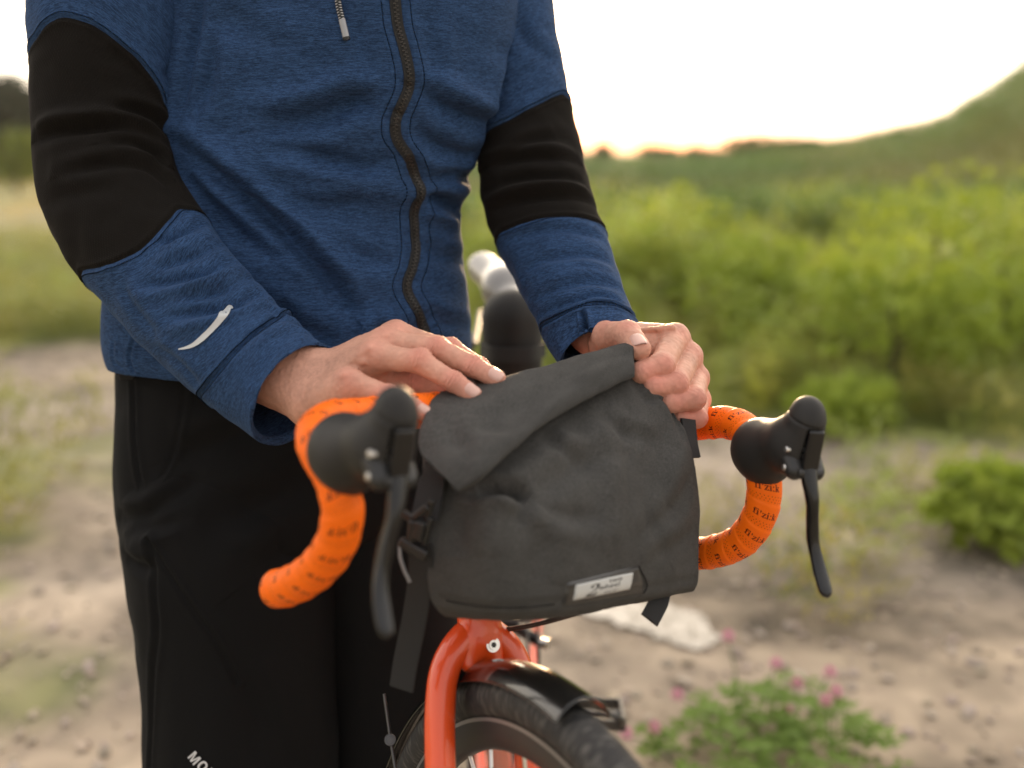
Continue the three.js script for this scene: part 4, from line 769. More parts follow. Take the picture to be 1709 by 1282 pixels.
// ---- the rest of the body under the clothes, one coarse surface
const ctrlR = [[240, -150, 1.19, 120], [200, -70, 1.17, 145], [186, 30, 1.155, 134], [178, 125, 1.148, 120], [173, 205, 1.143, 113], [178, 280, 1.136, 115], [198, 345, 1.125, 115], [243, 415, 1.108, 112], [305, 490, 1.083, 107], [368, 555, 1.058, 103], [425, 607, 1.035, 99], [470, 642, 1.018, 97], [495, 660, 1.008, 97]];
const ctrlL = [[800, -130, 1.26, 90], [828, -50, 1.25, 84], [848, 50, 1.245, 80], [864, 150, 1.24, 80], [879, 230, 1.235, 84], [893, 310, 1.222, 91], [912, 380, 1.205, 90], [938, 440, 1.18, 85], [962, 495, 1.15, 79], [980, 536, 1.125, 77], [993, 562, 1.11, 75], [1004, 584, 1.10, 74]];
{
  const prims = [], add = (a, b, r1, r2, k = 0.03) => prims.push({ f: cone(a, b, r1, r2), k });
  for (const c of [ctrlR, ctrlL]) for (let i = 1; i < c.length - 2; i++) add(A(c[i]), A(c[i + 1]), lerp(0.038, 0.022, i / c.length), lerp(0.038, 0.022, (i + 1) / c.length), 0.012);
  const chest = at(550, 40, 1.21), belly = at(485, 560, 1.26), neck = at(560, -230, 1.2), sh = (x) => at(x, -90, 1.2);
  add(chest, belly, 0.1, 0.095); add(at(440, 60, 1.21), at(660, 60, 1.21), 0.09, 0.09); add(neck, chest, 0.06, 0.08); add(sh(300), sh(760), 0.05, 0.05); add(sh(300), A(ctrlR[1]), 0.05, 0.05); add(sh(760), A(ctrlL[1]), 0.05, 0.045);
  const head = neck.clone().add(V(0.02, 0.17, 0.06)); add(neck, head.clone().add(V(0, -0.08, -0.02)), 0.055, 0.056);
  add(head.clone().add(V(0, 0.03, -0.02)), head.clone().add(V(0, 0.02, -0.05)), 0.082, 0.085); add(head.clone().add(V(0, -0.03, 0.03)), head.clone().add(V(0, -0.085, 0.055)), 0.058, 0.03); add(head.clone().add(V(0, 0.0, 0.085)), head.clone().add(V(0, -0.04, 0.105)), 0.012, 0.016, 0.012); for (const s of [-1, 1]) add(head.clone().add(V(s * 0.084, 0.01, -0.02)), head.clone().add(V(s * 0.082, -0.03, -0.01)), 0.014, 0.01, 0.01);
  const hip = at(470, 660, 1.28); add(belly, hip, 0.09, 0.1); for (const x of [410, 590]) add(hip, at(x, 760, 1.31), 0.07, 0.06);
  for (const q of [[[390, 760, 1.28], [400, 1282, 1.27], [402, 1850, 1.33]], [[600, 760, 1.31], [655, 1282, 1.34], [640, 1810, 1.4]]]) { add(at(...q[0]), at(...q[1]), 0.06, 0.05); add(at(...q[1]), at(...q[2]), 0.05, 0.035); const ft0 = at(...q[2]); ft0.y = 0.05; add(at(...q[2]), ft0, 0.035, 0.035); add(ft0, ft0.clone().add(V(0.03, -0.01, 0.14)), 0.035, 0.025); }
  const un = union(prims), co = skinColor([], null);
  const bodyG = nets((x, y, z) => un(x, y, z), [-0.75, 0.0, -1.75], [0.3, 2.05, -0.85], 0.014, co);
  const body = mesh('body', mergeGeometries([bodyG, gR, gL]), MAT.skin, person);
  const hairG = union([{ f: cone(head.clone().add(V(0, 0.045, -0.025)), head.clone().add(V(0, 0.02, -0.06)), 0.084, 0.084), k: 0.02 }]);
  mesh('hair', nets((x, y, z) => Math.max(hairG(x, y, z), (z - head.z) * 0.8 - (y - head.y) * 0.6 - 0.005) + 0.003 * noise(x * 90, y * 40, z * 90), [head.x - 0.13, head.y - 0.15, head.z - 0.2], [head.x + 0.13, head.y + 0.18, head.z + 0.12], 0.006), std({ color: lin(0.03, 0.018, 0.01), roughness: 0.8 }), body);
  for (const s of [-1, 1]) { const e = new THREE.SphereGeometry(0.011, 16, 12); e.translate(head.x + s * 0.032, head.y + 0.005, head.z + 0.066); mesh('eye', e, std({ color: lin(0.6, 0.58, 0.55), roughness: 0.2 }), body); }
  for (const [k, q] of [[0, [390, 1.33]], [1, [640, 1.4]]]) {
    const a = at(q[0] + 12, [1850, 1810][k], q[1]); a.y = 0.06; const sh2 = union([{ f: cone(a, a.clone().add(V(0.035, -0.005, 0.16)), 0.05, 0.04), k: 0.02 }, { f: cone(a.clone().add(V(0, 0.05, -0.01)), a, 0.045, 0.05), k: 0.02 }]);
    mesh('shoe', nets((x, y, z) => Math.max(sh2(x, y, z), 0.004 - y), [a.x - 0.1, 0, a.z - 0.1], [a.x + 0.14, 0.2, a.z + 0.24], 0.006), std({ color: lin(0.03, 0.03, 0.03), roughness: 0.8 }), person);
  }
  // nails
  function nail(h, n, w, l, o = {}) {
    const q = h.fingers[n], a = at(...q[2]), b = at(...q[3]), T = b.clone().sub(a).normalize(), N = (o.n ?? h.dorsal[n]).clone(); N.addScaledVector(T, -N.dot(T)).normalize();
    const tilt = o.tilt ?? 0.16; const T2 = T.clone().multiplyScalar(Math.cos(tilt)).addScaledVector(N, -Math.sin(tilt)), N2 = N.clone().multiplyScalar(Math.cos(tilt)).addScaledVector(T, Math.sin(tilt)), S = V().crossVectors(T2, N2);
    const c = b.clone().addScaledVector(T, o.along ?? -0.001).addScaledVector(N, q[3][3] / 1000 * (o.lift ?? 1.0)), R = w * 0.72, P = [], I = [], nu = 18, nv = 18;
    for (const top2 of [1, 0]) for (let j = 0; j <= nv; j++) for (let i = 0; i <= nu; i++) {
      let x = i / nu * 2 - 1, y = j / nv * 2 - 1; const m = Math.max(Math.abs(x), Math.abs(y)), rr = Math.pow(Math.abs(x) ** 3.2 + Math.abs(y) ** 3.2, 1 / 3.2) || 1; x *= m / rr; y *= m / rr;
      const wx = x * w / 2, zz = Math.sqrt(Math.max(0, R * R - wx * wx)) - R + (top2 ? 0.0006 : -0.0012) - (top2 ? 0.0009 * m ** 8 : 0);
      P.push(...arr(c.clone().addScaledVector(S, wx).addScaledVector(T2, y * l / 2).addScaledVector(N2, zz)));
    }
    const cc = nu + 1, off = cc * (nv + 1); for (let j = 0; j < nv; j++) for (let i = 0; i < nu; i++) { const k = j * cc + i; I.push(k, k + cc, k + 1, k + 1, k + cc, k + cc + 1); const e = k + off; I.push(e, e + 1, e + cc, e + 1, e + cc + 1, e + cc); }
    const g = new THREE.BufferGeometry(); g.setAttribute('position', new THREE.Float32BufferAttribute(P, 3)); g.setIndex(I); g.computeVertexNormals();
    mesh('fingernail', g, MAT.nail, body);
  }
  const nN = V(0.30, 0.66, 0.69).normalize(); nail(handR, 0, 0.011, 0.012, { n: nN }); nail(handR, 1, 0.0130, 0.0138, { n: nN }); nail(handR, 2, 0.0125, 0.0135, { n: nN }); nail(handR, 3, 0.0098, 0.0105, { n: nN }); nail(handL, 4, 0.0155, 0.0165, { n: V(0.20, 0.34, 0.92), lift: 1.0, along: 0.0005, tilt: 0.10 });
}
// ---- jacket
const torsoCtrl = [[570, -330, 1.2, 90], [565, -240, 1.2, 230], [565, -140, 1.2, 300], [565, -30, 1.2, 303], [563, 60, 1.205, 298], [552, 160, 1.215, 298], [534, 230, 1.22, 286], [507, 290, 1.225, 276], [503, 318, 1.228, 284], [490, 350, 1.232, 280], [484, 420, 1.238, 288], [485, 500, 1.245, 298], [486, 556, 1.25, 300], [489, 586, 1.252, 298], [490, 600, 1.252, 294]];
const torso = (() => {
  const c = torsoCtrl.map((q) => { const p = A(q); return [p.x, p.y, p.z, q[3] * q[2] / F]; }), skew = 0.22, end = 1.05;
  return new Sheet(620, 560, (u, v) => {
    const w = v * end, t = w <= 1 ? w : 1 - (w - 1) * 0.9, s = spline(c, t), th = u * 2 * Math.PI, cs = Math.cos(th), sn = Math.sin(th), r = s[3] * (w > 1 ? 1 - Math.min(0.06, (w - 1) * 4) : 1);
    const o = V(s[0], s[1], s[2]), C = V(0, EYE, 0).sub(o); C.y = 0; C.normalize(); const R = V(-C.z, 0, C.x); if (R.x > 0) R.negate();
    return o.addScaledVector(R, r * cs).addScaledVector(C, r * 0.62 * (1 - skew * cs) * Math.sign(sn) * Math.abs(sn) ** 0.9).add(V(0, -0.0, 0));
  }, true);
})();
function faceOut(s, u = 0.25, v = 0.5) { const n = s.normalAt(u, v), p = s.sample(u, v); if (n.dot(p.clone().sub(camera.position)) > 0) s.flip(); return s; }
faceOut(torso);
const zipPx = [[656, -60], [657, -20], [660, 10], [664, 44], [674, 80], [682, 118], [681, 148], [669, 178], [660, 203], [663, 233], [683, 265], [694, 300], [694, 340], [691, 380], [693, 412], [689, 442], [679, 470], [680, 488], [694, 515], [706, 545], [712, 575], [714, 610]];
torso.ripple((x, y, z, u) => { const f = sstep(0.02, 0.12, u) * sstep(0.52, 0.42, u); return f * (0.0030 * noise(x * 9 + y * 6, y * 20 - x * 5, 3) + 0.0022 * noise(x * 16 - y * 9, y * 34 + x * 8, 8) + 0.0009 * noise(x * 45, y * 70, 2)); });
torso.fold([
  { l: [[335, -20], [322, 60], [310, 120], [294, 190]], a: -10.6, w: 8.8, r: 0.6, s: 1 },
  { l: [[290, 235], [350, 285], [420, 340], [490, 405], [545, 465], [585, 520]], a: -17.6, w: 10, r: 0.8, s: 1 },
  { l: [[290, 262], [330, 320], [400, 390], [470, 440]], a: -8.8, w: 10, r: 0.8, s: 1 },
  { l: [[440, 212], [490, 200], [540, 186], [590, 170], [628, 176]], a: -12.3, w: 10.9, r: 0.8, s: 1 },
  { l: [[610, 160], [560, 200], [520, 212], [470, 225]], a: -7.04, w: 10, r: 0.5, s: 1 },
  { l: [[445, 250], [500, 252], [555, 268], [610, 280], [650, 268]], a: -8.8, w: 9.2, r: 0.9, s: -1 },
  { l: [[700, 150], [745, 178], [790, 200], [822, 208]], a: -12.3, w: 10, r: 0.9, s: 1 },
  { l: [[690, 215], [730, 245], [770, 262], [790, 258]], a: -8.8, w: 9.2, r: 0.8, s: -1 },
  { l: [[862, 60], [845, 150], [822, 215], [800, 260]], a: -8.8, w: 10, r: 0.8, s: 1 },
  { l: [[765, 352], [740, 338], [715, 332]], a: -12.3, w: 8.36, r: 0.9, s: 1 },
  { l: [[788, 300], [760, 290], [730, 292]], a: -7.04, w: 8.36, r: 0.7, s: -1 },
  { l: [[350, 60], [345, 130], [310, 200]], a: -8.8, w: 11.7, r: 0.7, s: 1 },
  { l: [[330, 30], [400, 50], [470, 90]], a: -4.4, w: 13.4, r: 0.7, s: 1 },
  { l: [[420, 300], [480, 330], [550, 345], [620, 335]], a: -6.16, w: 11.7, r: 0.8, s: 1 },
  { l: [[560, 400], [610, 430], [660, 440]], a: -6.16, w: 10, r: 0.8, s: -1 },
  { l: [[700, 400], [740, 430], [775, 440]], a: -5.28, w: 10, r: 0.8, s: 1 },
  { l: [[480, 520], [560, 560], [640, 560], [710, 545]], a: -8.8, w: 9.2, r: 0.8, s: 1 },
  { l: [[430, 500], [500, 545], [560, 580]], a: -7.04, w: 10, r: 0.8, s: -1 },
  { l: [[710, 520], [750, 540], [782, 545]], a: -5.28, w: 8.36, r: 0.8, s: 1 },
  { l: [[715, 20], [720, 80], [730, 130]], a: -3.52, w: 10, r: 0.9, s: 1 },
  { l: [[600, 20], [605, 80], [620, 130]], a: -3.52, w: 11.7, r: 0.9, s: -1 },
  { l: zipPx.slice(1), a: -1.2, w: 7, r: 1.6, s: 0, flat: 1 },
  { l: zipPx.map(([x, y]) => [x - 23, y]), a: -0.7, w: 1.6, r: 0.6, s: 0, flat: 1 },
  { l: zipPx.map(([x, y]) => [x + 25, y]), a: -0.7, w: 1.6, r: 0.6, s: 0, flat: 1 },
  { l: [[226, 560], [219, 580], [216, 600], [222, 618]], a: -2, w: 2.5, r: 0.8, s: 0, flat: 1 },
  { l: [[189, 572], [188, 590], [192, 606], [205, 615]], a: -1, w: 3, r: 0.8, s: 0, flat: 1 },
]);
const jacket = mesh('jacket', torso.geometry({ nu: 620, nv: 560 }), MAT.blue, person);
const skinLine = (s, pts, lift, per = 8) => s.line(pts, per).map((p, i, L) => V(...p));
{ // zip
  const uv = zipPx.map((q) => torso.inv(...q)), pts = [], nrm = [];
  for (let i = 0; i <= 120; i++) { const e = spline(uv, i / 120), p = torso.sample(...e), n = torso.normalAt(...e); pts.push(p.addScaledVector(n, 0.0012)); nrm.push(n); }
  const at2 = (t) => nrm[Math.round(clamp(t, 0, 1) * 120)];
  const tapeM = std({ color: lin(0.010, 0.0095, 0.009), roughness: 0.75, bumpMap: MAT.webbing.bumpMap, bumpScale: 0.0002 });
  mesh('zip_tape', ribbon(pts, 0.0118, 0.0016, at2, 200), tapeM, jacket);
  const cv = new THREE.CatmullRomCurve3(pts), L = cv.getLength(), teeth = [], N = Math.floor(L / 0.00215);
  for (let i = 0; i < N; i++) { const t = i / N, o = cv.getPointAt(t), T = cv.getTangentAt(t), n = at2(t), S = V().crossVectors(T, n).normalize(), s = i & 1 ? 1 : -1; const b = new THREE.BoxGeometry(0.0030, 0.00125, 0.0016); b.applyMatrix4(new THREE.Matrix4().makeBasis(S, T, V().crossVectors(S, T)).setPosition(o.clone().addScaledVector(S, s * 0.0010).addScaledVector(n, 0.0013))); teeth.push(b); }
  mesh('zip_teeth', mergeGeometries(teeth), std({ color: lin(0.048, 0.042, 0.036), roughness: 0.4, metalness: 0.2 }), jacket).userData.kind = 'stuff';
}
for (const o of [-23, 25]) stitches('stitching', torso, uvLine(torso, zipPx.map(([x, y]) => [x + o, y]), 160), std({ color: lin(0.012, 0.026, 0.060), roughness: 0.8 }), jacket);
{ // drawcord
  const l = [[566, -40], [565, -10], [567, 12], [571, 36], [577, 68]].map((q) => { const e = torso.inv(...q); return torso.sample(...e).addScaledVector(torso.normalAt(...e), 0.005); });
  const cordT = dataTex(64, 64, (i, j) => { const a = ((i + j * 2) >> 4) & 1, b = ((i - j * 2 + 640) >> 4) & 1, v = a && b ? 0.42 : 0.012; return [v, v, v]; }, false, [1, 90]);
  mesh('drawcord', pipe(l.slice(0, 4), 0.0033, { nu: 14, nv: 60 }), std({ map: cordT, roughness: 0.7 }), jacket);
  mesh('cord_tip', pipe([l[3].clone().lerp(l[4], -0.05), l[3].clone().lerp(l[4], 0.5), l[4]], 0.0037, { nu: 14, nv: 10 }), phys({ color: lin(0.30, 0.31, 0.33), roughness: 0.2, clearcoat: 1 }), jacket);
  mesh('cord_end', rod(l[3].clone().lerp(l[4], 0.86), l[3].clone().lerp(l[4], 1.0), 0.0039), MAT.plastic, jacket);
}
// periodic boundary: v as a function of u from pixel points on the visible side
function border(s, pxs, back = null) {
  const k = pxs.map((q) => s.inv(...q)).map(([u, v]) => [((u + 0.25) % 1) - 0.25, v]).sort((a, b) => a[0] - b[0]);
  return (u) => {
    let x = ((u + 0.25) % 1 + 1) % 1 - 0.25;
    const a = k[0], b = k[k.length - 1];
    if (x < a[0]) x += 1;
    if (x > b[0]) { const t = (x - b[0]) / (a[0] + 1 - b[0]); return lerp(b[1], a[1], t * t * (3 - 2 * t)) + (back ?? 0) * Math.sin(Math.PI * t); }
    for (let i = 0; i < k.length - 1; i++) if (x <= k[i + 1][0]) { const t = (x - k[i][0]) / (k[i + 1][0] - k[i][0] || 1); const p = k[Math.max(0, i - 1)], q = k[Math.min(k.length - 1, i + 2)]; return spline([p, k[i], k[i + 1], q], (1 + t) / 3)[1]; }
    return b[1];
  };
}
const seamMat = MAT.blue;
function sleeve(ctrl, nv, folds, b1, b2, b3, rip) {
  const s = faceOut(tube(ctrl, 300, nv, { tip: 0.045, flat: 0.94 }));
  s.ripple(rip);
  s.fold(folds);
  const e1 = border(s, b1, 0.02), e2 = border(s, b2, 0.0), e3 = border(s, b3, 0.0);
  const seam = (e, a = -2.0, w = 2.3) => { const p3 = []; for (let i = 0; i <= 100; i++) p3.push(arr(s.sample(i / 100, e(i / 100)))); return { p3, a, w, r: 0.9, s: 0, flat: 1 }; };
  s.fold([seam(e1), seam(e2), seam(e3, -2.6, 2.4)]);
  const th = std({ color: lin(0.010, 0.020, 0.045), roughness: 0.8 });
  for (const [e, o] of [[e1, -0.006], [e2, 0.006], [e3, 0.006], [e3, -0.006]]) { const l = []; for (let i = 0; i <= 100; i++) { const u = lerp(-0.03, 0.53, i / 100); l.push([u, e(u) + o]); } stitches('stitching', s, l, th, jacket); }
  mesh('upper_sleeve', s.geometry({ hi: e1, nu: 300, nv: 150 }), MAT.blue, jacket);
  mesh('elbow_panel', s.geometry({ lo: e1, hi: e2, nu: 300, nv: 190 }), MAT.black, jacket, 'black elbow panel of the jacket sleeve');
  mesh('lower_sleeve', s.geometry({ lo: e2, hi: e3, nu: 300, nv: 170 }), MAT.blue, jacket);
  mesh('cuff', s.geometry({ lo: e3, nu: 300, nv: 120 }), MAT.blue, jacket);
  return s;
}
const slR = sleeve(ctrlR, 520, [
  { l: [[62, 232], [85, 222], [130, 215], [185, 212], [240, 224], [268, 248]], a: -10.5, w: 7.02, r: 0.9, s: 1 },
  { l: [[180, 238], [225, 238], [262, 258], [268, 275]], a: -8.07, w: 6.24, r: 0.9, s: 1 },
  { l: [[105, 292], [150, 280], [215, 272], [255, 285], [283, 312]], a: -6.46, w: 7.02, r: 0.8, s: 1 },
  { l: [[190, 182], [225, 185], [262, 200], [280, 222]], a: -7.27, w: 6.24, r: 0.8, s: 1 },
  { l: [[170, 85], [215, 110], [262, 160]], a: -3.23, w: 9.36, r: 0.8, s: 1 },
  { l: [[85, 335], [130, 322], [190, 315]], a: -3.23, w: 8.58, r: 0.8, s: 1 },
  { l: [[305, 352], [285, 395], [255, 430]], a: -1.94, w: 6.24, r: 0.8, s: 1 },
  { l: [[340, 372], [305, 392], [260, 405]], a: -6.46, w: 5.46, r: 0.9, s: 1 },
  { l: [[368, 408], [325, 425], [265, 450]], a: -6.46, w: 5.46, r: 0.9, s: -1 },
  { l: [[388, 436], [345, 456], [285, 470], [230, 476]], a: -6.46, w: 5.85, r: 0.9, s: 1 },
  { l: [[415, 462], [365, 487], [310, 497]], a: -6.46, w: 5.46, r: 0.9, s: -1 },
  { l: [[438, 486], [400, 505], [340, 520], [280, 530]], a: -8.07, w: 6.24, r: 0.9, s: 1 },
  { l: [[200, 470], [225, 520], [262, 560]], a: -4.04, w: 7.8, r: 0.8, s: 1 },
  { l: [[260, 580], [300, 610], [330, 640]], a: -4.04, w: 7.02, r: 0.8, s: 1 },
  { l: [[476, 520], [440, 545], [400, 580]], a: -4.04, w: 6.24, r: 0.9, s: 1 },
  { l: [[492, 545], [455, 590], [420, 650]], a: -2.42, w: 7.02, r: 0.8, s: 1 },
  { l: [[330, 60], [300, 110], [270, 130]], a: -4.84, w: 7.02, r: 0.8, s: 1 },
], [[57, 66], [75, 42], [100, 29], [130, 33], [165, 48], [205, 78], [240, 112], [268, 150], [284, 188]], [[134, 456], [175, 442], [220, 424], [255, 396], [282, 366], [302, 347]], [[336, 664], [352, 634], [385, 596], [420, 563], [452, 538], [482, 524]],
(x, y, z, u, v) => 0.0022 * noise(x * 20, y * 20, z * 20 + 4) + 0.0012 * noise(x * 50, y * 60, z * 50) + 0.0016 * sstep(0.66, 0.74, v) * sstep(0.9, 0.84, v) * Math.sin(v * 150 + 3 * noise(x * 30, y * 30, z * 30)) * sstep(0.2, 0.45, u) * sstep(0.65, 0.5, u));
const slL = sleeve(ctrlL, 480, [
  { l: [[800, 285], [850, 268], [905, 262], [962, 270]], a: -7.27, w: 6.24, r: 0.9, s: 1 },
  { l: [[808, 320], [860, 300], [920, 295], [975, 305]], a: -6.46, w: 6.24, r: 0.9, s: -1 },
  { l: [[820, 352], [870, 335], [930, 328], [988, 338]], a: -6.46, w: 6.24, r: 0.9, s: 1 },
  { l: [[845, 262], [880, 240], [930, 230]], a: -4.84, w: 7.02, r: 0.8, s: 1 },
  { l: [[845, 400], [900, 385], [960, 385], [1005, 400]], a: -4.04, w: 6.24, r: 0.8, s: 1 },
  { l: [[875, 450], [920, 430], [980, 425], [1020, 440]], a: -4.84, w: 7.02, r: 0.8, s: -1 },
  { l: [[890, 500], [930, 480], [985, 470], [1032, 480]], a: -4.84, w: 6.24, r: 0.8, s: 1 },
  { l: [[900, 528], [950, 505], [1000, 492], [1040, 505]], a: -4.84, w: 4.68, r: 0.8, s: -1 },
  { l: [[860, 30], [880, 70], [920, 100]], a: -3.23, w: 9.36, r: 0.8, s: 1 },
  { l: [[972, 520], [977, 540], [981, 560]], a: -9.69, w: 2.5, r: 0.9, s: 0 },
], [[941, 156], [915, 166], [885, 180], [850, 199], [815, 217]], [[830, 393], [865, 375], [905, 363], [945, 360], [980, 364], [1004, 374]], [[903, 545], [925, 530], [955, 515], [990, 506], [1020, 507], [1044, 516]],
(x, y, z) => 0.0020 * noise(x * 22, y * 26, z * 22 + 9) + 0.0011 * noise(x * 50, y * 60, z * 50));
{ // pale stripe on the near forearm
  const c = [[386, 510, 5.6], [372, 527, 5.6], [355, 548, 5.4], [340, 564, 5.0], [326, 575, 3.6], [312, 581, 2.2], [300, 583.5, 0.9]], P = [], I = [], n = 60;
  for (let i = 0; i <= n; i++) {
    const q = spline(c, i / n), e = spline(c, Math.min(1, i / n + 0.01)), b = spline(c, Math.max(0, i / n - 0.01)), dx = e[0] - b[0], dy = e[1] - b[1], l = Math.hypot(dx, dy), cap = i / n < 0.06 ? Math.sqrt(1 - (1 - i / n / 0.06) ** 2) : 1;
    for (let j = 0; j <= 4; j++) { const o = (j / 2 - 1) * q[2] * cap, uv = slR.inv(q[0] - dy / l * o, q[1] + dx / l * o); P.push(uv); }
  }
  // smooth the looked-up coordinates, then lift off the cloth
  const U = P.map((q, k) => { const i = Math.floor(k / 5), j = k % 5; let u = 0, v = 0, m = 0; for (let d = -6; d <= 6; d++) { const e = i + d; if (e < 0 || e > n) continue; u += P[e * 5 + j][0]; v += P[e * 5 + j][1]; m++; } return q; });
  const pos = []; for (const q of U) pos.push(...arr(slR.sample(...q).addScaledVector(slR.normalAt(...q), 0.0019)));
  for (let i = 0; i < n; i++) for (let j = 0; j < 4; j++) { const k = i * 5 + j; I.push(k, k + 1, k + 5, k + 1, k + 6, k + 5); }
  const g = new THREE.BufferGeometry(); g.setAttribute('position', new THREE.Float32BufferAttribute(pos, 3)); g.setIndex(I); g.computeVertexNormals();
  const nn = g.attributes.normal; if (V(nn.getX(150), nn.getY(150), nn.getZ(150)).dot(toCam) < 0) { for (let i = 0; i < I.length; i += 3) [I[i], I[i + 1]] = [I[i + 1], I[i]]; g.setIndex(I); g.computeVertexNormals(); }
  mesh('reflective_stripe', g, MAT.reflect, jacket, 'pale grey reflective stripe on the forearm');
}
// ---- trousers
const trousers = new THREE.Group(); trousers.name = 'trousers'; person.add(trousers);
const pelvis = faceOut(tube([[450, 560, 1.27, 240, 0.6], [455, 640, 1.275, 248, 0.62], [462, 720, 1.28, 256, 0.62], [465, 800, 1.285, 260, 0.62], [470, 870, 1.285, 255, 0.6], [480, 930, 1.29, 215, 0.5], [490, 960, 1.29, 120, 0.4]], 260, 160));
const legA = faceOut(tube([[380, 690, 1.275, 150, 0.8], [385, 780, 1.272, 170, 0.85], [388, 860, 1.27, 180, 0.9], [392, 950, 1.27, 176, 0.95], [398, 1050, 1.27, 168, 0.95], [402, 1150, 1.272, 160, 0.95], [404, 1282, 1.28, 158, 0.95], [405, 1500, 1.3, 140, 1], [405, 1830, 1.33, 110, 1]], 260, 420));
const legB = faceOut(tube([[620, 720, 1.3, 90, 0.8], [640, 860, 1.31, 120, 0.9], [650, 980, 1.32, 118, 0.95], [655, 1150, 1.33, 108, 0.95], [655, 1300, 1.345, 104, 0.95], [650, 1500, 1.36, 95, 1], [645, 1800, 1.4, 85, 1]], 200, 300));
const rp = (x, y, z) => 0.0025 * noise(x * 14, y * 11, z * 14 + 2) + 0.0012 * noise(x * 34, y * 30, z * 34);
for (const s of [pelvis, legA, legB]) s.ripple(rp);
const tl = [
  { l: [[222, 640], [224, 720], [230, 780], [243, 830], [244, 870]], a: -2.88, w: 3.0, r: 1.2, s: 0, flat: 1 },
  { l: [[310, 640], [300, 720], [275, 790], [246, 838]], a: -2.24, w: 2.5, r: 1.0, s: 1, flat: 1 },
  { l: [[205, 866], [235, 862], [260, 850], [330, 805]], a: -6.4, w: 9, r: 0.9, s: 1 },
  { l: [[218, 884], [250, 880], [300, 870]], a: -4.8, w: 8, r: 0.9, s: -1 },
  { l: [[250, 900], [300, 985], [360, 1070], [395, 1140]], a: -2.56, w: 3, r: 1, s: 1, flat: 1 },
  { l: [[252, 905], [258, 980], [262, 1060], [254, 1160], [250, 1282]], a: -2.88, w: 4, r: 1, s: 0, flat: 1 },
  { l: [[300, 760], [360, 740], [420, 720]], a: -6.4, w: 14, r: 0.8, s: 1 },
  { l: [[330, 880], [420, 850], [520, 800]], a: -6.4, w: 18, r: 0.8, s: 1 },
  { l: [[430, 960], [500, 900], [560, 840]], a: -8, w: 18, r: 0.8, s: 1 },
  { l: [[210, 930], [230, 945], [258, 950]], a: -6.4, w: 8, r: 0.8, s: 1 },
  { l: [[390, 1120], [430, 1190], [440, 1270]], a: -4.8, w: 14, r: 0.9, s: 1 },
];
pelvis.fold(tl.slice(0, 4).concat(tl.slice(6, 8))); legA.fold(tl.slice(2));
mesh('trouser_seat', pelvis.geometry(), MAT.pants, trousers);
mesh('trouser_leg', legA.geometry(), MAT.pants, trousers);
mesh('trouser_leg', legB.geometry(), MAT.pants, trousers);
{ // belt end just under the hem, print on the leg
  const e = pelvis.inv(216, 628), p = pelvis.sample(...e), n = pelvis.normalAt(...e), g = new RoundedBoxGeometry(0.018, 0.009, 0.006, 2, 0.002); g.translate(...arr(p.addScaledVector(n, 0.003))); mesh('belt_tab', g, MAT.webbing, trousers);
}
const { FontLoader } = await import('three/addons/loaders/FontLoader.js');
const { TextGeometry } = await import('three/addons/geometries/TextGeometry.js');
{
  const font = await new FontLoader().loadAsync('fonts/droid/droid_sans_bold.typeface.json');
  const M = std({ color: lin(0.62, 0.62, 0.62), roughness: 0.6 }), q0 = [313, 1262], ang = 0.82; let adv = 0;
  for (const ch of 'MOR') {
    const g = new TextGeometry(ch, { font, size: 0.0125, depth: 0.0006, curveSegments: 6 }); g.computeBoundingBox(); const w = g.boundingBox.max.x;
    const px = q0[0] + Math.cos(ang) * adv, py = q0[1] + Math.sin(ang) * adv, e = legA.inv(px, py), p = legA.sample(...e), n = legA.normalAt(...e);
    const xr = V(Math.cos(ang), -Math.sin(ang), 0); xr.addScaledVector(n, -xr.dot(n)).normalize(); const yr = V().crossVectors(n, xr);
    g.scale(0.86, 1, 1); g.applyMatrix4(new THREE.Matrix4().makeBasis(xr, yr, n).setPosition(p.addScaledVector(n, 0.0012)));
    mesh('printed_letter', g, M, trousers); adv += (w * 0.86 + 0.0012) * F / 1.14;
  }
}
// ---------------------------------------------------------------- the place
const R = rng(77);
// ground: one sheet to the horizon, with a dirt track through grass
const weedEdge = (x) => lerp(-5.4, -4.35, sstep(-0.2, 1.9, x));
function grassAt(x, z) {                                  // 0 bare dirt .. 1 grass
  const n = fbm(x * 0.55 + 3, z * 0.55, 1, 4), n2 = fbm(x * 1.7, z * 1.7, 5, 3);
  let g = sstep(0.30, 0.62, n + 0.4 * n2) * 0.5;
  g = Math.max(g, sstep(-0.2, 0.45, weedEdge(x) - z - 0.1 + n * 0.8) * (x > -0.35 ? 1 : 0));
  g = Math.max(g, sstep(0.0, 0.05, -0.470 + x / z + 0.06 * n + 0.05 * n2) * 0.6 * sstep(0.08, 0.36, n2 + 0.3 * n));
  g = Math.max(g, 0.95 * sstep(-6.6, -7.4, z + n) * (x < 0 ? 1 : 0));
  if (z < -11 && x < 0.5) g = Math.max(0.35, Math.min(g, 0.55 + 0.6 * n));
  return clamp(g, 0, 1);
}
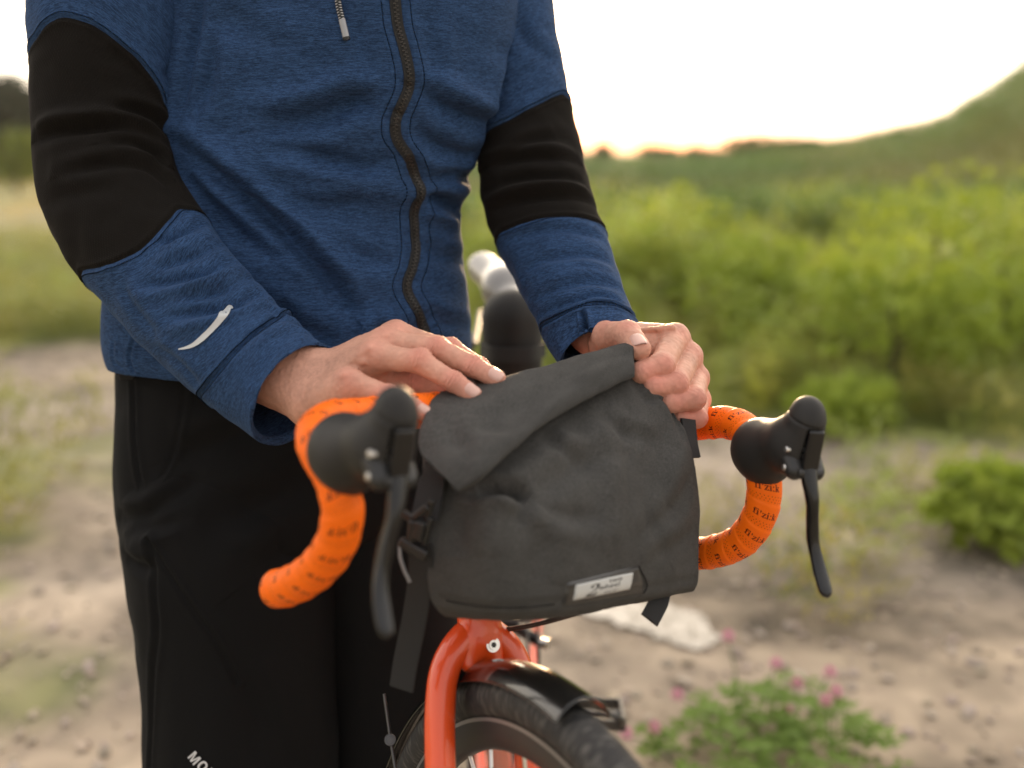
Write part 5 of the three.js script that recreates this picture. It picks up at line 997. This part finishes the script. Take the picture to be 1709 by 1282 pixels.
{
  const S = 1024, X0 = -12, X1 = 12, Z0 = -24, Z1 = 0;
  const tex = dataTex(S, S, (i, j) => {
    const x = lerp(X0, X1, i / S), z = lerp(Z1, Z0, j / S), g = grassAt(x, z), n = fbm(x * 2.2, z * 2.2, 2, 4), f = noise(x * 16, z * 16, 7), p = noise(x * 34, z * 34, 3), patch = fbm(x * 0.8 + 9, z * 1.6, 3, 3);
    const rut = 0.22 * Math.exp(-(((x - 0.9 + 0.25 * z + 0.3 * n) / 0.22) ** 2)), d = Math.max(0.25, 1 + 0.7 * n + 0.26 * noise(x * 7.3, z * 7.3, 9) + 0.22 * f + 0.16 * p - rut), warm = 0.5 + patch;
    const dirt = [0.285 * d, lerp(0.236, 0.226, warm) * d, lerp(0.190, 0.162, warm) * d], gr = [0.20 + 0.07 * n + 0.03 * f, 0.235 + 0.07 * n + 0.03 * f, 0.052 + 0.01 * n];
    return [0, 1, 2].map((c) => clamp(lerp(dirt[c], gr[c], g), 0.01, 0.9));
  });
  tex.wrapS = tex.wrapT = THREE.ClampToEdgeWrapping;
  const P = [], UV = [], I = [], N = 260, ext = (k) => { const t = k / N * 2 - 1; return Math.sign(t) * (Math.abs(t) * 9 + Math.abs(t) ** 5 * 900); };
  for (let j = 0; j <= N; j++) for (let i = 0; i <= N; i++) {
    const x = ext(i), z = -4 + ext(j), near = Math.hypot(x, z + 2.5);
    P.push(x, near < 25 ? 0.007 * fbm(x * 1.4, z * 1.4, 1, 3) - 0.006 : -0.01, z); UV.push((x - X0) / (X1 - X0), (Z1 - z) / (Z1 - Z0));
  }
  const c = N + 1; for (let j = 0; j < N; j++) for (let i = 0; i < N; i++) { const k = j * c + i; I.push(k, k + c, k + 1, k + 1, k + c, k + c + 1); }
  const g = new THREE.BufferGeometry(); g.setAttribute('position', new THREE.Float32BufferAttribute(P, 3)); g.setAttribute('uv', new THREE.Float32BufferAttribute(UV, 2)); g.setIndex(I); g.computeVertexNormals();
  struct(mesh('ground', g, std({ map: tex, roughness: 0.95 })), 'ground');
}
// loose stones on the dirt
{
  const g = new THREE.IcosahedronGeometry(1, 1), p = g.attributes.position; for (let i = 0; i < p.count; i++) { const v = V().fromBufferAttribute(p, i), s = 1 + 0.25 * noise(v.x * 2, v.y * 2, v.z * 2); p.setXYZ(i, v.x * s, v.y * s * 0.4, v.z * s); } g.computeVertexNormals();
  const N = 7000, im = new THREE.InstancedMesh(g, std({ color: lin(0.34, 0.285, 0.235), roughness: 0.9 }), N), m = new THREE.Matrix4(), q = new THREE.Quaternion(), col = new THREE.Color(); let k = 0;
  while (k < N) {
    const x = lerp(-3, 3.5, R()), z = -1.3 - 6.5 * R() * R(); if (grassAt(x, z) > 0.35 && R() < 0.9) continue;
    const s = 0.004 + 0.013 * R() ** 3 + (R() < 0.02 ? 0.02 * R() : 0); q.setFromEuler(new THREE.Euler(R() * 0.5, R() * 6.3, R() * 0.5)); m.compose(V(x, s * 0.2, z), q, V(s, s, s)); im.setMatrixAt(k, m);
    const b = 0.75 + 0.6 * R(); im.setColorAt(k, col.setRGB(b, b * (0.94 + 0.08 * R()), b * (0.88 + 0.14 * R()))); k++;
  }
  struct(im, 'gravel', 'stuff'); im.castShadow = im.receiveShadow = true; im.userData.label = 'loose pale gravel scattered over the dirt track'; im.userData.category = 'gravel';
}
// a puddle on the track behind the bag
{
  const pts = [[985, 985], [1040, 992], [1075, 1004], [1118, 1008], [1150, 1026], [1170, 1034], [1194, 1064], [1182, 1084], [1150, 1082], [1118, 1076], [1088, 1064], [1060, 1052], [1020, 1040], [985, 1024], [950, 1016], [930, 995]].map((q) => onGround(...q)), cv = new THREE.CatmullRomCurve3(pts, true), sh = new THREE.Shape(cv.getPoints(160).map((p, i) => new THREE.Vector2(p.x + 0.02 * noise(i * 0.31, 2) + 0.008 * noise(i * 0.9, 5), -p.z + 0.03 * noise(i * 0.27, 8))));
  const g = new THREE.ShapeGeometry(sh, 40); g.rotateX(-Math.PI / 2); g.translate(0, 0.0035, 0);
  struct(mesh('puddle', g, phys({ color: lin(0.30, 0.27, 0.235), roughness: 0.07, ior: 1.6, specularIntensity: 1 })), 'puddle');
}
// leaves: a small folded leaf, light comes through it
const leafMat = (c, tr = 0.45) => phys({ color: lin(...c), roughness: 0.75, transmission: tr, thickness: 0, side: THREE.DoubleSide, specularIntensity: 0.3 });
function leafGeo(n, R2, { h = 0.5, spread = 0.16, len = [0.04, 0.09], wid = 0.4, droop = 0.5, base = 0.02 } = {}) {   // a clump of leaves on upright stems
  const P = [], I = [], leaf = (o, d, l, w) => {
    const s = V(-d.z, 0, d.x).normalize(), k = P.length / 3, tip = o.clone().addScaledVector(d, l).add(V(0, -droop * l * 0.3, 0)), m = o.clone().addScaledVector(d, l * 0.5).add(V(0, 0.06 * l, 0));
    for (const q of [o, m.clone().addScaledVector(s, w / 2), m.clone().addScaledVector(s, -w / 2), tip]) P.push(q.x, q.y, q.z);
    I.push(k, k + 1, k + 2, k + 1, k + 3, k + 2);
  };
  for (let i = 0; i < n; i++) {
    const a = R2() * 6.283, hh = base + (h - base) * Math.pow(R2(), 0.8), rad = spread * Math.sqrt(R2()) * (0.5 + 0.5 * hh / h), d = V(Math.cos(a), 0.1 + 0.9 * R2(), Math.sin(a)).normalize(), l = lerp(len[0], len[1], R2()), b = R2() * 6.283;
    leaf(V(Math.cos(b) * rad, hh, Math.sin(b) * rad), d, l, l * wid);
  }
  const g = new THREE.BufferGeometry(); g.setAttribute('position', new THREE.Float32BufferAttribute(P, 3)); g.setIndex(I); g.computeVertexNormals(); return g;
}
function scatter(name, geo, mat, label, category, N, place) {
  const im = new THREE.InstancedMesh(geo, mat, N), m = new THREE.Matrix4(), q = new THREE.Quaternion(), col = new THREE.Color(); let k = 0, tries = 0;
  while (k < N && tries++ < N * 30) { const w = place(); if (!w) continue; q.setFromEuler(new THREE.Euler((R() - 0.5) * 0.3, R() * 6.283, (R() - 0.5) * 0.3)); m.compose(V(w.x, w.y ?? 0, w.z), q, V(w.s, w.s * (w.t ?? 1), w.s)); im.setMatrixAt(k, m); im.setColorAt(k, col.setRGB(...w.c)); k++; }
  im.count = k; im.castShadow = im.receiveShadow = true; struct(im, name, 'stuff'); im.userData.label = label; im.userData.category = category; return im;
}
// hillside: rises to the right and behind
function hillY(x, z) {
  const d = -z; if (d < 9) return 0;
  const r = sstep(9, 60, d), az = x / d;                       // slope towards the right
  const K2 = [[-0.2, 0.2], [0.1, 0.45], [0.19, 0.55], [0.225, 1.1], [0.31, 1.45], [0.35, 2.0], [0.384, 2.4], [0.407, 3.0], [0.424, 3.8], [0.452, 4.8], [0.469, 5.9], [0.486, 7.0], [0.55, 9.5], [1.2, 13], [3, 15]];
  let ridge = 15; for (let i = 0; i < K2.length - 1; i++) if (az >= K2[i][0] && az < K2[i + 1][0]) ridge = lerp(K2[i][1], K2[i + 1][1], (az - K2[i][0]) / (K2[i + 1][0] - K2[i][0]));
  return r * ridge * (1 + 0.05 * fbm(x * 0.07, z * 0.07, 2, 3)) * (az > -0.08 ? sstep(-0.08, 0.06, az) : 0);
}
{
  const P = [], C = [], I = [], nx = 150, nz = 90;
  for (let j = 0; j <= nz; j++) for (let i = 0; i <= nx; i++) {
    const d = 9 + 95 * (j / nz) ** 1.6, az = lerp(-0.12, 1.9, (i / nx) ** 1.4), x = az * d, z = -d, y = hillY(x, z) * (d > 70 ? 1 - 0.55 * sstep(70, 104, d) : 1);
    P.push(x, y - 0.02, z);
    const n = fbm(x * 0.12, z * 0.12, 6, 4), dry = sstep(-0.05, 0.25, n + 0.3 * sstep(12, 20, d) - 0.55 * sstep(20, 30, d) - 0.08 + 0.2 * sstep(0.46, 0.5, az) * sstep(48, 40, d)), br = 1 + 0.3 * fbm(x * 0.6, z * 0.6, 1, 3);
    C.push(lerp(0.070, 0.165, dry) * br, lerp(0.115, 0.150, dry) * br, lerp(0.024, 0.065, dry) * br);
  }
  const c = nx + 1; for (let j = 0; j < nz; j++) for (let i = 0; i < nx; i++) { const k = j * c + i; I.push(k, k + 1, k + c, k + 1, k + c + 1, k + c); }
  const g = new THREE.BufferGeometry(); g.setAttribute('position', new THREE.Float32BufferAttribute(P, 3)); g.setAttribute('color', new THREE.Float32BufferAttribute(C, 3)); g.setIndex(I); g.computeVertexNormals();
  struct(mesh('hill', g, std({ vertexColors: true, roughness: 0.95, side: THREE.DoubleSide })), 'hill');
}
const R3 = rng(5);
// tall bright weeds along the right of the track, and grass
scatter('weeds', leafGeo(90, R3, { h: 0.55, spread: 0.2, len: [0.05, 0.12], wid: 0.36 }), leafMat([0.34, 0.40, 0.058], 0.5), 'bright green leafy weeds filling the field beside the track', 'weeds', 1500, () => {
  const z = -3.2 - 10.5 * R() ** 1.3, x = lerp(-0.4, 7.5, R()); if (x > -z * 0.75 + 0.4 || z > weedEdge(x) - 0.3 + 0.4 * noise(x * 2, z * 2)) return null; const n = noise(x * 0.9 + 5, z * 0.9), b = 0.8 + 0.4 * R() + 0.25 * n; if (R() > 0.72 + 0.5 * n) return null;
  const grow = lerp(0.35, 1, sstep(0.1, 2.4, weedEdge(x) - z)); return { x, z, s: (0.7 + 0.5 * R() + 0.3 * n) * grow, t: 0.8 + 0.5 * R(), c: [b * (0.9 + 0.25 * R()), b, b * 0.8] };
});
scatter('verge_grass', leafGeo(70, R3, { h: 0.22, spread: 0.14, len: [0.06, 0.14], wid: 0.09, droop: 0.9, base: 0 }), leafMat([0.27, 0.33, 0.055], 0.45), 'short green grass tufts on the verges of the track', 'grass', 3600, () => {
  const left = R() < 0.55, z = -2.2 - 12 * R() ** 1.2, x = left ? lerp(-9, -0.5, R()) : lerp(-0.3, 6, R()); if (Math.abs(x) > -z * 0.75 + 0.5 || R() > grassAt(x, z) - 0.12 + (z > -4.75 && x > 0.5 && noise(x * 1.3, z * 2.2, 3) > 0.15 ? 0.5 : 0)) return null; const b = 0.65 + 0.7 * R();
  return { x, z, s: 0.55 + 0.8 * R(), c: [b * (0.95 + 0.5 * R()), b, b * 0.9] };
});
scatter('field_grass', leafGeo(60, R3, { h: 0.8, spread: 0.5, len: [0.2, 0.5], wid: 0.08, droop: 0.8, base: 0 }), leafMat([0.14, 0.225, 0.045], 0.3), 'tall dull grass and scrub rising over the hillside', 'grass', 7000, () => {
  const d = 11 + 75 * R() ** 1.4, az = lerp(-0.1, 0.62, R()), x = az * d, z = -d; const n = fbm(x * 0.1, z * 0.1, 6, 3), b = 0.65 + 0.5 * R() + 0.5 * n, dry = sstep(0.0, 0.3, n + (d > 14 && d < 24 ? 0.08 : -0.3)); if (R() > 0.7 + n) return null;
  return { x, z, y: hillY(x, z) * 0.995 - 0.05, s: (0.45 + 0.5 * R()) * (d > 35 ? 0.8 : 1), c: [b * (0.85 + 0.7 * dry), b * (0.95 + 0.05 * dry), b * (0.8 + 0.5 * dry)] };
});
scatter('far_field_grass', leafGeo(50, R3, { h: 0.2, spread: 0.3, len: [0.08, 0.18], wid: 0.09, droop: 0.9, base: 0 }), leafMat([0.36, 0.39, 0.095], 0.45), 'dry meadow grass across the field on the left', 'grass', 1500, () => {
  const d = 7 + 40 * R() ** 1.3, az = lerp(-0.62, -0.02, R()), x = az * d, z = -d, n = fbm(x * 0.2, z * 0.2, 4, 3), b = 0.7 + 0.5 * R() + 0.4 * n; return { x, z, s: 0.6 + 0.7 * R(), c: [b * (1.0 + 0.5 * sstep(11, 20, d)), b, b * (0.8 + 0.3 * sstep(11, 20, d))] };
});
// trees and bushes
function crown(Rn, n, rx, ry, rz, leaf) {
  const P = [], I = [], lob = []; for (let i = 0; i < 16; i++) { const a = Rn() * 6.283, e = Rn() * 2 - 1, s = Math.sqrt(1 - e * e); lob.push([Math.cos(a) * s * rx * 0.62, e * ry * 0.62, Math.sin(a) * s * rz * 0.62, 0.35 + 0.25 * Rn()]); }
  for (let i = 0; i < n; i++) {
    const l = lob[Math.floor(Rn() * lob.length)], a = Rn() * 6.283, e = Rn() * 2 - 1, s = Math.sqrt(1 - e * e), rr = l[3] * Math.cbrt(Rn()), o = V(l[0] + Math.cos(a) * s * rr * rx, l[1] + e * rr * ry, l[2] + Math.sin(a) * s * rr * rz), d = V(Rn() - 0.5, Rn() - 0.5, Rn() - 0.5).normalize(), t = V(Rn() - 0.5, Rn() - 0.5, Rn() - 0.5).cross(d).normalize(), k = P.length / 3, L = leaf * (0.6 + 0.8 * Rn());
    for (const q of [o, o.clone().addScaledVector(d, L * 0.5).addScaledVector(t, L * 0.32), o.clone().addScaledVector(d, L * 0.5).addScaledVector(t, -L * 0.32), o.clone().addScaledVector(d, L)]) P.push(q.x, q.y, q.z);
    I.push(k, k + 1, k + 2, k + 1, k + 3, k + 2);
  }
  const g = new THREE.BufferGeometry(); g.setAttribute('position', new THREE.Float32BufferAttribute(P, 3)); g.setIndex(I); g.computeVertexNormals(); return g;
}
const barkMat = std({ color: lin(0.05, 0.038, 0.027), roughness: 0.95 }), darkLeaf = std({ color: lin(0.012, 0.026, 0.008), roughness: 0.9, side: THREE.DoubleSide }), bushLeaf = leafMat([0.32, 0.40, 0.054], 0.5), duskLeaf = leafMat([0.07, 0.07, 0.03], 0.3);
function tree(x, z, h, w, seed, leafM, n, leaf, label, cat, group, y0 = 0, trunkShare = 0.35) {
  const o = new THREE.Group(), Rn = rng(seed); o.position.set(x, y0, z);
  const tk = [pipe([V(0, -0.1, 0), V(w * 0.03, h * 0.25, 0), V(-w * 0.02, h * 0.7, 0)], (t) => lerp(h * 0.026, h * 0.008, t), { nu: 8, nv: 10 })];
  for (let i = 0; i < 6; i++) { const a = Rn() * 6.28, y = h * (trunkShare + 0.08 * i); tk.push(pipe([V(0, y * 0.9, 0), V(Math.cos(a) * w * 0.18, y + h * 0.06, Math.sin(a) * w * 0.18), V(Math.cos(a) * w * 0.36, y + h * 0.16, Math.sin(a) * w * 0.36)], (t) => lerp(h * 0.01, h * 0.003, t), { nu: 6, nv: 6 })); }
  mesh(cat === 'bush' ? 'stem' : 'trunk', mergeGeometries(tk), barkMat, o);
  const cg = crown(Rn, n, w / 2, h * (1 - trunkShare * 0.6) / 2, w / 2, leaf); cg.translate(0, h * (0.5 + trunkShare * 0.3), 0); mesh(cat === 'bush' ? 'foliage' : 'crown', cg, leafM, o);
  return top(o, cat === 'bush' ? 'bush' : 'tree', label, cat, group);
}
for (const [px, d, h, w, s, l] of [[2, 44, 4.3, 4.6, 2, 'dark leafy tree cut by the left edge beyond the field'], [66, 46, 4.5, 5.0, 3, 'dark leafy tree half hidden behind the black elbow panel']]) tree((px - CX) / F * d, -d, h, w, 100 + s, darkLeaf, 5000, 0.34, l, 'tree', 'dark trees beyond the left field', 0, 0.12);
tree((40 - CX) / F * 30, -30, 1.9, 1.9, 31, leafMat([0.16, 0.20, 0.035]), 900, 0.16, 'light green bush in front of the dark trees at the left edge', 'bush', null, 0, 0.1);
// treetops against the setting sun
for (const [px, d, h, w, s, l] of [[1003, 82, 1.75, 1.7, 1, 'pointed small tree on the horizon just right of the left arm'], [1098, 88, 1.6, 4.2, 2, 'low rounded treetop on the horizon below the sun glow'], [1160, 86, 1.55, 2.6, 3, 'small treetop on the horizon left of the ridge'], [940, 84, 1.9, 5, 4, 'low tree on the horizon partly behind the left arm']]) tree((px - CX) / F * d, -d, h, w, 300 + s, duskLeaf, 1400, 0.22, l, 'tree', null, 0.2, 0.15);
tree((1275 - CX) / F * 52, -52, 1.25, 5.5, 41, leafMat([0.09, 0.12, 0.03], 0.35), 2200, 0.22, 'wide low bush on the ridge right of the horizon trees', 'bush', null, hillY((1275 - CX) / F * 52, -52) - 0.3, 0.1);
// single bushy weeds that stand out in the field
const bushes = [
  [1495, 640, 5.2, 0.85, 0.95, 'round bright green bush in the middle of the right field'],
  [1690, 880, 3.2, 0.27, 0.36, 'low green clump beside the track at the right edge'],
  [1440, 735, 4.6, 0.22, 0.5, 'small green clump just right of the far brake hood'],
  [1560, 560, 7.2, 1.15, 1.5, 'tall green bush behind the round bush in the right field'],
  [1270, 560, 6.4, 0.8, 1.1, 'loose green bush above the far brake hood'],
  [1120, 480, 8.5, 1.0, 1.4, 'green bush behind the closed hand'],
  [1680, 620, 5.6, 0.9, 1.0, 'bright green bush at the right edge of the field'],
];
bushes.forEach(([px, py, d, h, w, l], i) => { const x = (px - CX) / F * d; tree(x, -d, h, w, 500 + i, bushLeaf, 700, 0.085, l, 'bush', null, 0, 0.05); });
// clover with pink heads at the front of the track
const cloverLeaf = leafMat([0.18, 0.28, 0.045], 0.5), petal = leafMat([0.62, 0.30, 0.40], 0.3), stemM = std({ color: lin(0.10, 0.17, 0.04), roughness: 0.8 });
const clovers = [
  [1250, 1245, [[1215, 1062], [1130, 1160], [1295, 1108]], 'clover plant with pink heads left in the clump by the track'],
  [1330, 1235, [[1330, 1140], [1385, 1122], [1312, 1185]], 'clover plant with pink heads right in the clump by the track'],
  [1180, 1290, [[1045, 1225], [1092, 1215]], 'clover plant with pink heads nearest the front tyre'],
  [1390, 1290, [[1395, 1155], [1378, 1170]], 'clover plant with pink heads at the right end of the clump'],
];
clovers.forEach(([px, py, heads, label], n) => {
  const b = onGround(px, py), o = new THREE.Group(), Rn = rng(900 + n), P = [], I = []; o.position.copy(b);
  for (let i = 0; i < 75; i++) {
    const a = Rn() * 6.283, rad = 0.13 * Math.sqrt(Rn()), c = V(Math.cos(a) * rad, 0.03 + 0.13 * Rn() * (1 - rad / 0.2), Math.sin(a) * rad);
    for (let k = 0; k < 3; k++) { const t = a + k * 2.094, d = V(Math.cos(t), 0.15, Math.sin(t)), s = V(-d.z, 0.1, d.x), L = 0.018 + 0.014 * Rn(), w = L * 0.42, q = P.length / 3; for (const v of [c, c.clone().addScaledVector(d, L * 0.6).addScaledVector(s, w), c.clone().addScaledVector(d, L * 0.6).addScaledVector(s, -w), c.clone().addScaledVector(d, L)]) P.push(v.x, v.y, v.z); I.push(q, q + 1, q + 2, q + 1, q + 3, q + 2); }
  }
  const g = new THREE.BufferGeometry(); g.setAttribute('position', new THREE.Float32BufferAttribute(P, 3)); g.setIndex(I); g.computeVertexNormals(); mesh('foliage', g, cloverLeaf, o);
  const stems = [];
  for (const [hx, hy] of heads) {
    const d = proj(b)[2] * lerp(0.985, 1.0, Rn()), p = at(hx, hy, d).sub(b); stems.push(pipe([V(p.x * 0.3, 0, p.z * 0.3), V(p.x * 0.6, p.y * 0.6, p.z * 0.6), p.clone()], 0.0016, { nu: 6, nv: 8 }));
    const hp = [], hi = []; for (let i = 0; i < 60; i++) { const a = i * 2.4, y = 1 - i / 60 * 1.7, s = Math.sqrt(Math.max(0, 1 - y * y)), dir = V(Math.cos(a) * s, y, Math.sin(a) * s), e = V(-dir.z, 0, dir.x).normalize(), q = hp.length / 3; for (const v of [p.clone().addScaledVector(dir, 0.004), p.clone().addScaledVector(dir, 0.012).addScaledVector(e, 0.0024), p.clone().addScaledVector(dir, 0.012).addScaledVector(e, -0.0024), p.clone().addScaledVector(dir, 0.0155)]) hp.push(v.x, v.y, v.z); hi.push(q, q + 1, q + 2, q + 1, q + 3, q + 2); }
    const hg = new THREE.BufferGeometry(); hg.setAttribute('position', new THREE.Float32BufferAttribute(hp, 3)); hg.setIndex(hi); hg.computeVertexNormals(); mesh('flower_head', hg, petal, o);
  }
  mesh('stem', mergeGeometries(stems), stemM, o);
  top(o, 'clover_plant', label, 'flower');
});
renderer.render(scene, camera);
